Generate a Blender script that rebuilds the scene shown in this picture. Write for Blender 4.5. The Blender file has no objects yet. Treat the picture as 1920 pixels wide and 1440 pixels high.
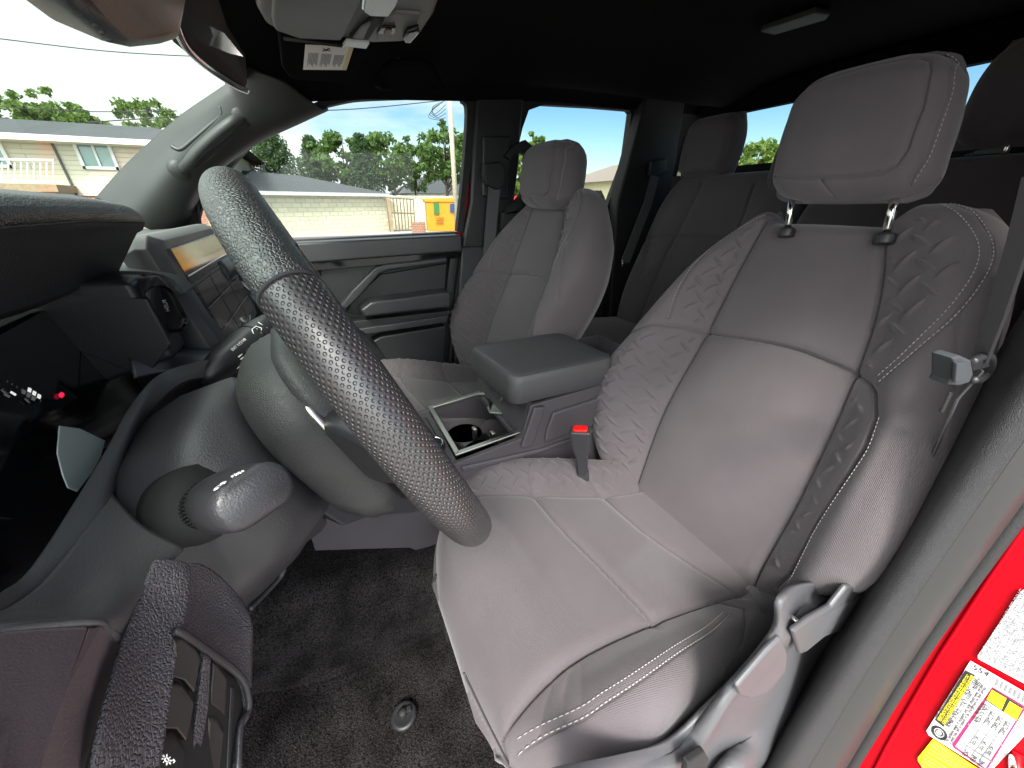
import bpy, math, random
import numpy as np
from mathutils import Vector, Matrix

random.seed(7); rng = np.random.default_rng(7)
S = bpy.context.scene
C = S.collection
RAD = math.radians

# ------------------------------------------------------------------ camera
# the phone is held in the open driver's doorway; origin of the scene = the camera,
# +X across the cab, +Y towards the bonnet, +Z up, the car park at z = -1.55
F_PX, YAW, PITCH = 697.0, RAD(26), RAD(26)
cam = bpy.data.cameras.new('camera'); cam_o = bpy.data.objects.new('camera', cam); C.objects.link(cam_o)
cam.sensor_width = 36; cam.lens = 36 * F_PX / 1920; cam.clip_start = 0.01; cam.clip_end = 900
FW = np.array([math.cos(YAW) * math.cos(PITCH), -math.sin(YAW) * math.cos(PITCH), -math.sin(PITCH)])
RT = np.array([-math.sin(YAW), -math.cos(YAW), 0.0]); UP = np.cross(RT, FW)
cam_o.matrix_world = Matrix(((RT[0], UP[0], -FW[0], 0), (RT[1], UP[1], -FW[1], 0), (RT[2], UP[2], -FW[2], 0), (0, 0, 0, 1)))
S.camera = cam_o

# ------------------------------------------------------------------ sky, sun, exposure
SUN_EL, SUN_AZ = 50, 152           # azimuth measured from +X towards +Y: over the open door, behind thin cloud
w = bpy.data.worlds.new('World'); S.world = w; w.use_nodes = True
nt = w.node_tree; nt.nodes.clear()
out = nt.nodes.new('ShaderNodeOutputWorld'); bg = nt.nodes.new('ShaderNodeBackground')
sky = nt.nodes.new('ShaderNodeTexSky'); sky.sky_type = 'NISHITA'; sky.sun_disc = False
sky.sun_elevation = RAD(SUN_EL); sky.sun_rotation = RAD(90 - SUN_AZ); sky.air_density = 1.0; sky.dust_density = 0.6
tc = nt.nodes.new('ShaderNodeTexCoord'); mp = nt.nodes.new('ShaderNodeMapping'); mp.inputs['Scale'].default_value = (1.6, 1.2, 5.0)
nz = nt.nodes.new('ShaderNodeTexNoise'); nz.inputs['Scale'].default_value = 1.7; nz.inputs['Detail'].default_value = 7; nz.inputs['Roughness'].default_value = .55
ramp = nt.nodes.new('ShaderNodeValToRGB'); ramp.color_ramp.elements[0].position = .42; ramp.color_ramp.elements[1].position = .66
# cloud bank is thick ahead of the truck (+Y) and breaks up towards the back
sep = nt.nodes.new('ShaderNodeSeparateXYZ'); mr = nt.nodes.new('ShaderNodeMapRange')
mr.inputs['From Min'].default_value = -.75; mr.inputs['From Max'].default_value = .25; mr.inputs['To Min'].default_value = -.20; mr.inputs['To Max'].default_value = .34
addn = nt.nodes.new('ShaderNodeMath'); addn.operation = 'ADD'
mix = nt.nodes.new('ShaderNodeMixRGB'); gd = nt.nodes.new('ShaderNodeVectorMath'); gd.operation = 'DOT_PRODUCT'
sdv = (math.cos(RAD(SUN_EL)) * math.cos(RAD(SUN_AZ)), math.cos(RAD(SUN_EL)) * math.sin(RAD(SUN_AZ)), math.sin(RAD(SUN_EL))); gd.inputs[1].default_value = sdv
gm = nt.nodes.new('ShaderNodeMapRange'); gm.interpolation_type = 'SMOOTHSTEP'; gm.inputs['From Min'].default_value = .05; gm.inputs['From Max'].default_value = 1.0; gm.inputs['To Min'].default_value = 1.0; gm.inputs['To Max'].default_value = 4.4
gs = nt.nodes.new('ShaderNodeVectorMath'); gs.operation = 'SCALE'; gs.inputs[0].default_value = (5.8, 6.0, 6.0)
nt.links.new(tc.outputs['Generated'], gd.inputs[0]); nt.links.new(gd.outputs['Value'], gm.inputs['Value']); nt.links.new(gm.outputs[0], gs.inputs['Scale']); nt.links.new(gs.outputs[0], mix.inputs[2])
L = nt.links.new
L(tc.outputs['Generated'], mp.inputs[0]); L(mp.outputs[0], nz.inputs['Vector']); L(tc.outputs['Generated'], sep.inputs[0])
L(sep.outputs['Y'], mr.inputs['Value']); hsv = nt.nodes.new('ShaderNodeHueSaturation'); hsv.inputs['Saturation'].default_value = 1.35; hsv.inputs['Value'].default_value = .85; L(sky.outputs[0], hsv.inputs['Color'])
L(nz.outputs['Fac'], addn.inputs[0]); L(mr.outputs[0], addn.inputs[1])
L(addn.outputs[0], ramp.inputs[0]); L(ramp.outputs[0], mix.inputs[0]); L(hsv.outputs[0], mix.inputs[1]); L(mix.outputs[0], bg.inputs[0])
bg.inputs['Strength'].default_value = 0.05
L(bg.outputs[0], out.inputs[0])
sun = bpy.data.lights.new('sun', 'SUN'); sun.energy = 1.4; sun.angle = RAD(15); sun.color = (1, .96, .9)
sun_o = bpy.data.objects.new('sun', sun); C.objects.link(sun_o)
sd = Vector((math.cos(RAD(SUN_EL)) * math.cos(RAD(SUN_AZ)), math.cos(RAD(SUN_EL)) * math.sin(RAD(SUN_AZ)), math.sin(RAD(SUN_EL))))
sun_o.rotation_euler = (-sd).to_track_quat('-Z', 'Y').to_euler(); sun_o.location = (0, 0, 8)
vs = S.view_settings
vs.view_transform = 'Standard'; vs.look = 'None'; vs.exposure = 2.18; vs.gamma = 1; vs.use_curve_mapping = False
S.render.engine = 'CYCLES'; S.cycles.use_denoising = True
try: S.cycles.denoiser = 'OPENIMAGEDENOISE'
except Exception: pass
S.cycles.max_bounces = 10; S.cycles.diffuse_bounces = 6; S.cycles.transparent_max_bounces = 24; S.cycles.sample_clamp_indirect = 6
S.cycles.use_light_tree = True

# ------------------------------------------------------------------ helpers
def ray(x, y): return (FW * F_PX + RT * (x - 960) + UP * (720 - y)) / F_PX
def at(x, y, X=None, Y=None, Z=None):
    """point of the world seen at a place of the photograph, at a known X, Y or Z"""
    d = ray(x, y)
    return d * (X / d[0] if X is not None else Y / d[1] if Y is not None else Z / d[2])
def V(p): return Vector((float(p[0]), float(p[1]), float(p[2])))

def tag(o, label=None, cat=None, group=None, kind=None):
    if label: o['label'] = label
    if cat: o['category'] = cat
    if group: o['group'] = group
    if kind: o['kind'] = kind
    return o
def thing(name, loc, label, cat, group=None):
    o = bpy.data.objects.new(name, None); C.objects.link(o); o.location = V(loc); o.empty_display_size = .05
    return tag(o, label, cat, group)
def link(name, me, mat, parent=None, smooth=True):
    o = bpy.data.objects.new(name, me); C.objects.link(o)
    if mat is not None and not me.materials: me.materials.append(mat)
    if smooth and len(me.polygons): me.polygons.foreach_set('use_smooth', [True] * len(me.polygons))
    if parent is not None:
        o.parent = parent
        if parent.type == 'EMPTY': o.matrix_parent_inverse = Matrix.Translation(-parent.location)
    return o
def mesh(name, verts, faces, mat, parent=None, smooth=False, bev=0, seg=2, sub=0, solid=0, off=0, ang=35):
    me = bpy.data.meshes.new(name)
    me.from_pydata([tuple(map(float, v)) for v in verts], [], faces); me.validate(); me.update()
    o = link(name, me, mat, parent, smooth)
    if solid:
        m = o.modifiers.new('solid', 'SOLIDIFY'); m.thickness = solid; m.offset = off
    if bev:
        m = o.modifiers.new('bevel', 'BEVEL'); m.width = bev; m.segments = seg; m.limit_method = 'ANGLE'; m.angle_limit = RAD(ang)
        m.harden_normals = False
        me.polygons.foreach_set('use_smooth', [True] * len(me.polygons))
        if hasattr(me, 'set_sharp_from_angle'): pass
        w_ = o.modifiers.new('wn', 'WEIGHTED_NORMAL'); w_.keep_sharp = False
    if sub:
        m = o.modifiers.new('sub', 'SUBSURF'); m.levels = sub; m.render_levels = sub
    return o
def proj(p):
    z = p @ FW
    return np.array([960 + F_PX * (p @ RT) / z, 720 - F_PX * (p @ UP) / z])
class MB:
    """collects shapes of ONE part"""
    def __init__(s): s.v = []; s.f = []
    def add(s, v, f):
        n = len(s.v); s.v += [tuple(map(float, q)) for q in v]; s.f += [tuple(i + n for i in q) for q in f]; return s
    def box(s, c, h, ax=None):
        c = np.array(c, float); ax = np.eye(3) if ax is None else np.array(ax, float)
        v = [c + ax[0] * h[0] * i + ax[1] * h[1] * j + ax[2] * h[2] * k for i in (-1, 1) for j in (-1, 1) for k in (-1, 1)]
        return s.add(v, [(0, 1, 3, 2), (4, 6, 7, 5), (0, 4, 5, 1), (2, 3, 7, 6), (0, 2, 6, 4), (1, 5, 7, 3)])
    def prism(s, ring, ext):
        ring = [np.array(q, float) for q in ring]; ext = np.array(ext, float); n = len(ring)
        v = ring + [q + ext for q in ring]
        return s.add(v, [tuple(range(n))[::-1], tuple(range(n, 2 * n))] + [(i, (i + 1) % n, n + (i + 1) % n, n + i) for i in range(n)])
    def loft(s, rings, cap=True, closed=True):
        n = len(rings[0]); v = [q for r_ in rings for q in r_]; f = []
        for a in range(len(rings) - 1):
            for i in range(n if closed else n - 1):
                f.append((a * n + i, a * n + (i + 1) % n, (a + 1) * n + (i + 1) % n, (a + 1) * n + i))
        if cap and closed:
            f += [tuple(range(n))[::-1], tuple((len(rings) - 1) * n + i for i in range(n))]
        return s.add(v, f)
    def tube(s, pts, r, n=12, closed=False, flat=None):
        pts = [np.array(q, float) for q in pts]; m = len(pts); rings = []
        up = np.array([0, 0, 1.0]); prev = None
        for i in range(m):
            a = pts[(i - 1) % m] if (closed or i > 0) else pts[i]; b = pts[(i + 1) % m] if (closed or i < m - 1) else pts[i]
            t = b - a; t /= np.linalg.norm(t) + 1e-12
            if prev is None:
                x = np.cross(up, t)
                if np.linalg.norm(x) < .2: x = np.cross(np.array([1.0, 0, 0]), t)
            else: x = prev - t * (prev @ t)
            x /= np.linalg.norm(x); prev = x; y = np.cross(t, x)
            rr = r[i] if hasattr(r, '__len__') else r
            fy = flat or 1
            rings.append([pts[i] + rr * (x * math.cos(2 * math.pi * k / n) + y * fy * math.sin(2 * math.pi * k / n)) for k in range(n)])
        if closed: rings.append(rings[0])
        return s.loft(rings, cap=not closed)
    def lathe(s, c, axis, prof, n=24):
        c = np.array(c, float); a = np.array(axis, float); a /= np.linalg.norm(a)
        x = np.cross(a, [0, 0, 1.0]); 
        if np.linalg.norm(x) < .1: x = np.cross(a, [1.0, 0, 0])
        x /= np.linalg.norm(x); y = np.cross(a, x)
        return s.loft([[c + a * h + r_ * (x * math.cos(2 * math.pi * k / n) + y * math.sin(2 * math.pi * k / n)) for k in range(n)] for r_, h in prof])
    def build(s, name, mat, parent=None, **k): return mesh(name, s.v, s.f, mat, parent, **k)
def spline(pts, n=8, closed=False):
    """Catmull-Rom through points"""
    P = [np.array(p, float) for p in pts]; m = len(P); o = []
    for i in range(m if closed else m - 1):
        if closed: a, b, c, d = P[(i - 1) % m], P[i], P[(i + 1) % m], P[(i + 2) % m]
        else: a, b, c, d = P[max(i - 1, 0)], P[i], P[i + 1], P[min(i + 2, m - 1)]
        for k in range(n):
            t = k / n
            o.append(.5 * ((2 * b) + (-a + c) * t + (2 * a - 5 * b + 4 * c - d) * t * t + (-a + 3 * b - 3 * c + d) * t ** 3))
    if not closed: o.append(P[-1])
    return o
def grid_surf(name, rows, mat, parent=None, solid=.004, off=-1, nn=6, smooth=True):
    """a smooth skin through rows of points"""
    rows = [spline(r_, nn) for r_ in rows]
    cols = [spline([r_[i] for r_ in rows], nn) for i in range(len(rows[0]))]
    n, m = len(cols), len(cols[0]); v = [cols[i][j] for i in range(n) for j in range(m)]
    f = [(i * m + j, (i + 1) * m + j, (i + 1) * m + j + 1, i * m + j + 1) for i in range(n - 1) for j in range(m - 1)]
    return mesh(name, v, f, mat, parent, smooth=smooth, solid=solid, off=off)
def text(name, body, size, loc, xdir, ydir, mat, parent=None, ext=.0004, align='LEFT', sx=1.0):
    cu = bpy.data.curves.new(name, 'FONT'); cu.body = body; cu.size = size; cu.extrude = ext; cu.align_x = align
    o = bpy.data.objects.new(name + '_tmp', cu); C.objects.link(o)
    dg = bpy.context.evaluated_depsgraph_get(); me = bpy.data.meshes.new_from_object(o.evaluated_get(dg))
    bpy.data.objects.remove(o); bpy.data.curves.remove(cu)
    x = V(xdir).normalized(); y = V(ydir); y = (y - x * y.dot(x)).normalized(); z = x.cross(y)
    M = Matrix(((x.x * sx, y.x, z.x, loc[0]), (x.y * sx, y.y, z.y, loc[1]), (x.z * sx, y.z, z.z, loc[2]), (0, 0, 0, 1)))
    me.transform(M); me.name = name
    return link(name, me, mat, parent, smooth=False)
def catmull_fn(xs, ys):
    xs = np.array(xs, float); ys = np.array(ys, float); m = np.gradient(ys, xs)
    def fn(x):
        x = np.clip(x, xs[0], xs[-1]); i = np.clip(np.searchsorted(xs, x) - 1, 0, len(xs) - 2)
        h = xs[i + 1] - xs[i]; t = (x - xs[i]) / h
        return (2*t**3-3*t**2+1)*ys[i] + (t**3-2*t**2+t)*h*m[i] + (-2*t**3+3*t**2)*ys[i+1] + (t**3-t**2)*h*m[i+1]
    return fn
def sstep(a, b, x):
    t = np.clip((x - a) / (b - a), 0, 1); return t * t * (3 - 2 * t)

# ------------------------------------------------------------------ materials
MATS = {}
def mat(name, col, rough=.5, spec=.5, metal=0, bump=None, coat=0, var=0, sheen=0, emis=None, emis_s=0, fine=0):
    """bump = (kind, scale, distance_in_m)"""
    m = bpy.data.materials.new(name); m.use_nodes = True; t = m.node_tree; b = t.nodes['Principled BSDF']
    b.inputs['Base Color'].default_value = (*col, 1); b.inputs['Roughness'].default_value = rough
    b.inputs['Specular IOR Level'].default_value = spec; b.inputs['Metallic'].default_value = metal
    if coat: b.inputs['Coat Weight'].default_value = coat; b.inputs['Coat Roughness'].default_value = .05
    if sheen: b.inputs['Sheen Weight'].default_value = sheen; b.inputs['Sheen Roughness'].default_value = .5
    if emis: b.inputs['Emission Color'].default_value = (*emis, 1); b.inputs['Emission Strength'].default_value = emis_s
    tc_ = t.nodes.new('ShaderNodeTexCoord')
    if var:
        n2 = t.nodes.new('ShaderNodeTexNoise'); n2.inputs['Scale'].default_value = 9; n2.inputs['Detail'].default_value = 5
        r2 = t.nodes.new('ShaderNodeMapRange'); r2.inputs['From Min'].default_value = .3; r2.inputs['From Max'].default_value = .7
        r2.inputs['To Min'].default_value = 1 - var; r2.inputs['To Max'].default_value = 1 + var
        mx = t.nodes.new('ShaderNodeVectorMath'); mx.operation = 'SCALE'; mx.inputs[0].default_value = col
        t.links.new(tc_.outputs['Object'], n2.inputs['Vector']); t.links.new(n2.outputs['Fac'], r2.inputs['Value']); t.links.new(r2.outputs[0], mx.inputs['Scale'])
        t.links.new(mx.outputs[0], b.inputs['Base Color'])
        r3 = t.nodes.new('ShaderNodeMapRange'); r3.inputs['From Min'].default_value = .3; r3.inputs['From Max'].default_value = .7
        r3.inputs['To Min'].default_value = max(rough - .06, 0); r3.inputs['To Max'].default_value = min(rough + .06, 1)
        t.links.new(n2.outputs['Fac'], r3.inputs['Value']); t.links.new(r3.outputs[0], b.inputs['Roughness'])
    if bump:
        kind, sc, dist = bump; bn = t.nodes.new('ShaderNodeBump'); bn.inputs['Distance'].default_value = dist; bn.inputs['Strength'].default_value = 1
        def noise(s_, d_=3):
            q = t.nodes.new('ShaderNodeTexNoise'); q.inputs['Scale'].default_value = s_; q.inputs['Detail'].default_value = d_
            t.links.new(tc_.outputs['Object'], q.inputs['Vector']); return q.outputs['Fac']
        if kind == 'grain':
            v = t.nodes.new('ShaderNodeTexVoronoi'); v.inputs['Scale'].default_value = sc; v.feature = 'SMOOTH_F1'; v.inputs['Smoothness'].default_value = .6
            t.links.new(tc_.outputs['Object'], v.inputs['Vector']); t.links.new(v.outputs['Distance'], bn.inputs['Height']); bn.invert = True
        elif kind == 'leather':
            v = t.nodes.new('ShaderNodeTexVoronoi'); v.inputs['Scale'].default_value = sc; v.feature = 'DISTANCE_TO_EDGE'
            wn = t.nodes.new('ShaderNodeTexNoise'); wn.inputs['Scale'].default_value = sc * .35; wn.inputs['Detail'].default_value = 2
            va = t.nodes.new('ShaderNodeVectorMath'); va.operation = 'SCALE'; va.inputs['Scale'].default_value = .6 / sc
            vb = t.nodes.new('ShaderNodeVectorMath'); vb.operation = 'ADD'
            t.links.new(tc_.outputs['Object'], wn.inputs['Vector']); t.links.new(wn.outputs['Color'], va.inputs[0])
            t.links.new(va.outputs[0], vb.inputs[0]); t.links.new(tc_.outputs['Object'], vb.inputs[1]); t.links.new(vb.outputs[0], v.inputs['Vector'])
            r_ = t.nodes.new('ShaderNodeMapRange'); r_.interpolation_type = 'SMOOTHSTEP'; r_.inputs['From Min'].default_value = 0; r_.inputs['From Max'].default_value = .28
            t.links.new(v.outputs['Distance'], r_.inputs['Value']); t.links.new(r_.outputs[0], bn.inputs['Height'])
        elif kind == 'noise':
            t.links.new(noise(sc), bn.inputs['Height'])
        elif kind == 'dots':      # perforated leather, laid out in metres along the UV
            mpn = t.nodes.new('ShaderNodeMapping'); mpn.inputs['Rotation'].default_value = (0, 0, RAD(45)); mpn.inputs['Scale'].default_value = (sc, sc, sc)
            v = t.nodes.new('ShaderNodeTexVoronoi'); v.voronoi_dimensions = '2D'; v.inputs['Scale'].default_value = 1; v.inputs['Randomness'].default_value = 0.0
            r_ = t.nodes.new('ShaderNodeMapRange'); r_.interpolation_type = 'SMOOTHSTEP'; r_.inputs['From Min'].default_value = .16; r_.inputs['From Max'].default_value = .36
            t.links.new(tc_.outputs['UV'], mpn.inputs[0]); t.links.new(mpn.outputs[0], v.inputs['Vector'])
            t.links.new(v.outputs['Distance'], r_.inputs['Value']); t.links.new(r_.outputs[0], bn.inputs['Height'])
        elif kind == 'rib':       # corded knit: ridges across the UV
            wv = t.nodes.new('ShaderNodeTexWave'); wv.bands_direction = 'Y'; wv.inputs['Scale'].default_value = sc; wv.inputs['Distortion'].default_value = .15
            t.links.new(tc_.outputs['UV'], wv.inputs['Vector']); t.links.new(wv.outputs['Fac'], bn.inputs['Height'])
        if fine:
            b2 = t.nodes.new('ShaderNodeBump'); b2.inputs['Distance'].default_value = fine; t.links.new(noise(900, 4), b2.inputs['Height'])
            t.links.new(bn.outputs[0], b2.inputs['Normal']); t.links.new(b2.outputs[0], b.inputs['Normal'])
        else: t.links.new(bn.outputs[0], b.inputs['Normal'])
    MATS[name] = m; return m
def glass_mat(name, tint=(.93, .97, .95), refl=1.0):
    m = bpy.data.materials.new(name); m.use_nodes = True; t = m.node_tree; t.nodes.clear()
    o = t.nodes.new('ShaderNodeOutputMaterial'); tr = t.nodes.new('ShaderNodeBsdfTransparent'); tr.inputs[0].default_value = (*tint, 1)
    gl = t.nodes.new('ShaderNodeBsdfGlossy'); gl.inputs['Roughness'].default_value = .02
    fr = t.nodes.new('ShaderNodeFresnel'); fr.inputs[0].default_value = 1.45; mx = t.nodes.new('ShaderNodeMixShader')
    mu = t.nodes.new('ShaderNodeMath'); mu.operation = 'MULTIPLY'; mu.inputs[1].default_value = refl
    t.links.new(fr.outputs[0], mu.inputs[0]); t.links.new(mu.outputs[0], mx.inputs[0]); t.links.new(tr.outputs[0], mx.inputs[1]); t.links.new(gl.outputs[0], mx.inputs[2]); t.links.new(mx.outputs[0], o.inputs[0])
    return m
# seat cloth: plain weave with a very fine knit; mask stored in the mesh picks the ribbed panels
def carpet_mat():
    m = mat('carpet', (.016, .013, .013), rough=1, spec=.05, bump=('noise', 330, .004)); t = m.node_tree; b = t.nodes['Principled BSDF']
    tc_ = t.nodes.new('ShaderNodeTexCoord'); rs = []
    for sc, lo, hi in ((260, .25, 2.2), (16, .55, 1.6)):
        n = t.nodes.new('ShaderNodeTexNoise'); n.inputs['Scale'].default_value = sc; n.inputs['Detail'].default_value = 4; t.links.new(tc_.outputs['Object'], n.inputs['Vector'])
        r = t.nodes.new('ShaderNodeMapRange'); r.inputs['From Min'].default_value = .3; r.inputs['From Max'].default_value = .7; r.inputs['To Min'].default_value = lo; r.inputs['To Max'].default_value = hi
        t.links.new(n.outputs['Fac'], r.inputs['Value']); rs.append(r)
    mu = t.nodes.new('ShaderNodeMath'); mu.operation = 'MULTIPLY'; t.links.new(rs[0].outputs[0], mu.inputs[0]); t.links.new(rs[1].outputs[0], mu.inputs[1])
    v = t.nodes.new('ShaderNodeVectorMath'); v.operation = 'SCALE'; v.inputs[0].default_value = (.0155, .0138, .0142); t.links.new(mu.outputs[0], v.inputs['Scale']); t.links.new(v.outputs[0], b.inputs['Base Color'])
    return m
def cloth_mat(name, col, ribscale=170, ribdist=.0005):
    m = mat(name, col, rough=.82, spec=.25, var=.08, sheen=.25)
    t = m.node_tree; b = t.nodes['Principled BSDF']; tc_ = t.nodes.new('ShaderNodeTexCoord')
    wv = t.nodes.new('ShaderNodeTexWave'); wv.bands_direction = 'X'; wv.inputs['Scale'].default_value = ribscale; wv.inputs['Distortion'].default_value = .3; wv.inputs['Detail Scale'].default_value = 3
    at_ = t.nodes.new('ShaderNodeAttribute'); at_.attribute_name = 'rib'
    mu = t.nodes.new('ShaderNodeMath'); mu.operation = 'MULTIPLY'
    rot = t.nodes.new('ShaderNodeMapping'); rot.inputs['Rotation'].default_value = (0, 0, RAD(8))
    t.links.new(tc_.outputs['UV'], rot.inputs[0]); t.links.new(rot.outputs[0], wv.inputs['Vector']); t.links.new(wv.outputs['Fac'], mu.inputs[0]); t.links.new(at_.outputs['Fac'], mu.inputs[1])
    n1 = t.nodes.new('ShaderNodeTexNoise'); n1.inputs['Scale'].default_value = 650; n1.inputs['Detail'].default_value = 3
    t.links.new(tc_.outputs['Object'], n1.inputs['Vector'])
    b1 = t.nodes.new('ShaderNodeBump'); b1.inputs['Distance'].default_value = ribdist; t.links.new(mu.outputs[0], b1.inputs['Height'])
    b2 = t.nodes.new('ShaderNodeBump'); b2.inputs['Distance'].default_value = .0006; t.links.new(n1.outputs['Fac'], b2.inputs['Height']); t.links.new(b1.outputs[0], b2.inputs['Normal'])
    t.links.new(b2.outputs[0], b.inputs['Normal']); return m

M_cloth = cloth_mat('seat_cloth', (.108, .093, .100))
M_plas = mat('dark_plastic', (.020, .020, .022), rough=.42, bump=('grain', 900, .00012), var=.06)
M_con = mat('console_plastic', (.064, .057, .064), rough=.5, bump=('grain', 700, .00018), var=.05)
M_plas2 = mat('grey_plastic', (.038, .037, .040), rough=.38, bump=('grain', 800, .00016), var=.05)
M_shield = mat('shield_plastic', (.092, .092, .098), rough=.42, bump=('grain', 700, .0002), var=.04)
M_dash = mat('dash_skin', (.030, .030, .033), rough=.42, spec=.8, bump=('leather', 420, .00025), var=.05)
M_leath = mat('grained_leather', (.032, .034, .033), rough=.38, spec=1.0, bump=('leather', 430, .0004))
M_perf = mat('perforated_leather', (.034, .031, .032), rough=.36, spec=.9, bump=('dots', 300, .0009))
M_pad = mat('leather_pad', (.027, .028, .028), rough=.5, spec=.5, bump=('leather', 560, .00018))
M_head = mat('headliner_cloth', (.006, .006, .006), rough=.95, spec=.05, bump=('noise', 500, .0006))
M_bez = mat('bezel_plastic', (.088, .085, .084), rough=.45, bump=('grain', 900, .00012), var=.04)
M_trim = mat('pillar_trim', (.026, .027, .026), rough=.5, bump=('noise', 700, .0003), var=.04)
M_black = mat('black_gloss', (.006, .006, .007), rough=.08)
M_matte = mat('black_matte', (.012, .012, .012), rough=.7)
M_carpet = carpet_mat()
M_chrome = mat('bright_metal', (.8, .8, .78), rough=.16, metal=1)
M_satin = mat('satin_silver', (.62, .62, .56), rough=.34, metal=1)
M_red = mat('red_paint', (.40, .0, .006), rough=.45, spec=.12)
M_redp = mat('red_button', (.75, .01, .01), rough=.35, emis=(.8, 0, 0), emis_s=.0)
M_belt = mat('belt_webbing', (.075, .074, .078), rough=.75, bump=('rib', 260, .0006))
M_white = mat('white_print', (.75, .75, .73), rough=.6)
M_paper = mat('white_label', (.78, .77, .78), rough=.4)
M_ink = mat('black_ink', (.03, .03, .03), rough=.5)
M_grayink = mat('grey_ink', (.25, .25, .26), rough=.5)
M_yel = mat('yellow_label', (.82, .68, .01), rough=.45)
M_thread = mat('light_thread', (.42, .40, .39), rough=.8)
M_seam = mat('dark_seam', (.03, .028, .03), rough=.9)
M_rubber = mat('rubber_seal', (.02, .02, .02), rough=.6, bump=('noise', 300, .0006))
M_glass = glass_mat('window_glass', refl=.3)
M_shieldglass = glass_mat('windscreen_glass', (.88, .99, .93), .10)
# ------------------------------------------------------------------ upholstered pads
def polydist(u, t, pts):
    d = np.full(u.shape, 1e9)
    for (x0, y0), (x1, y1) in zip(pts[:-1], pts[1:]):
        dx, dy = x1 - x0, y1 - y0; l2 = dx * dx + dy * dy + 1e-12
        k = np.clip(((u - x0) * dx + (t - y0) * dy) / l2, 0, 1)
        d = np.minimum(d, np.hypot(u - x0 - k * dx, t - y0 - k * dy))
    return d
def inpoly(u, t, P):
    r = np.zeros(u.shape, bool); n = len(P)
    for i in range(n):
        x0, y0 = P[i]; x1, y1 = P[(i + 1) % n]
        c = ((y0 > t) != (y1 > t)) & (u < (x1 - x0) * (t - y0) / (y1 - y0 + 1e-12) + x0)
        r ^= c
    return r
def tread(u, t, a=.024, rot=20):
    """embossed tread-plate bars: short lenses, turned a quarter from cell to cell"""
    c, s = math.cos(RAD(rot)), math.sin(RAD(rot)); x = (u * c + t * s) / a; y = (-u * s + t * c) / a
    h = np.zeros(u.shape)
    for k in range(2):
        for ox in (-1, 0, 1):
            for oy in (-1, 0, 1):
                ix = np.floor(x) + ox; iy = np.floor(y) + oy
                sel = ((ix + iy) % 2 == k)
                dx = x - ix - .5; dy = y - iy - .5
                if k == 0: p, q = dx, dy
                else: p, q = dy, -dx
                p2, q2 = p * .96 + q * .28, q * .96 - p * .28
                L_ = .64; w_ = .080
                lens = np.clip(1 - (p2 / L_) ** 2, 0, 1)
                h = np.maximum(h, np.where(sel, lens * np.exp(-(q2 / (w_ * (.35 + .65 * lens))) ** 2), 0))
    return h
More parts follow.
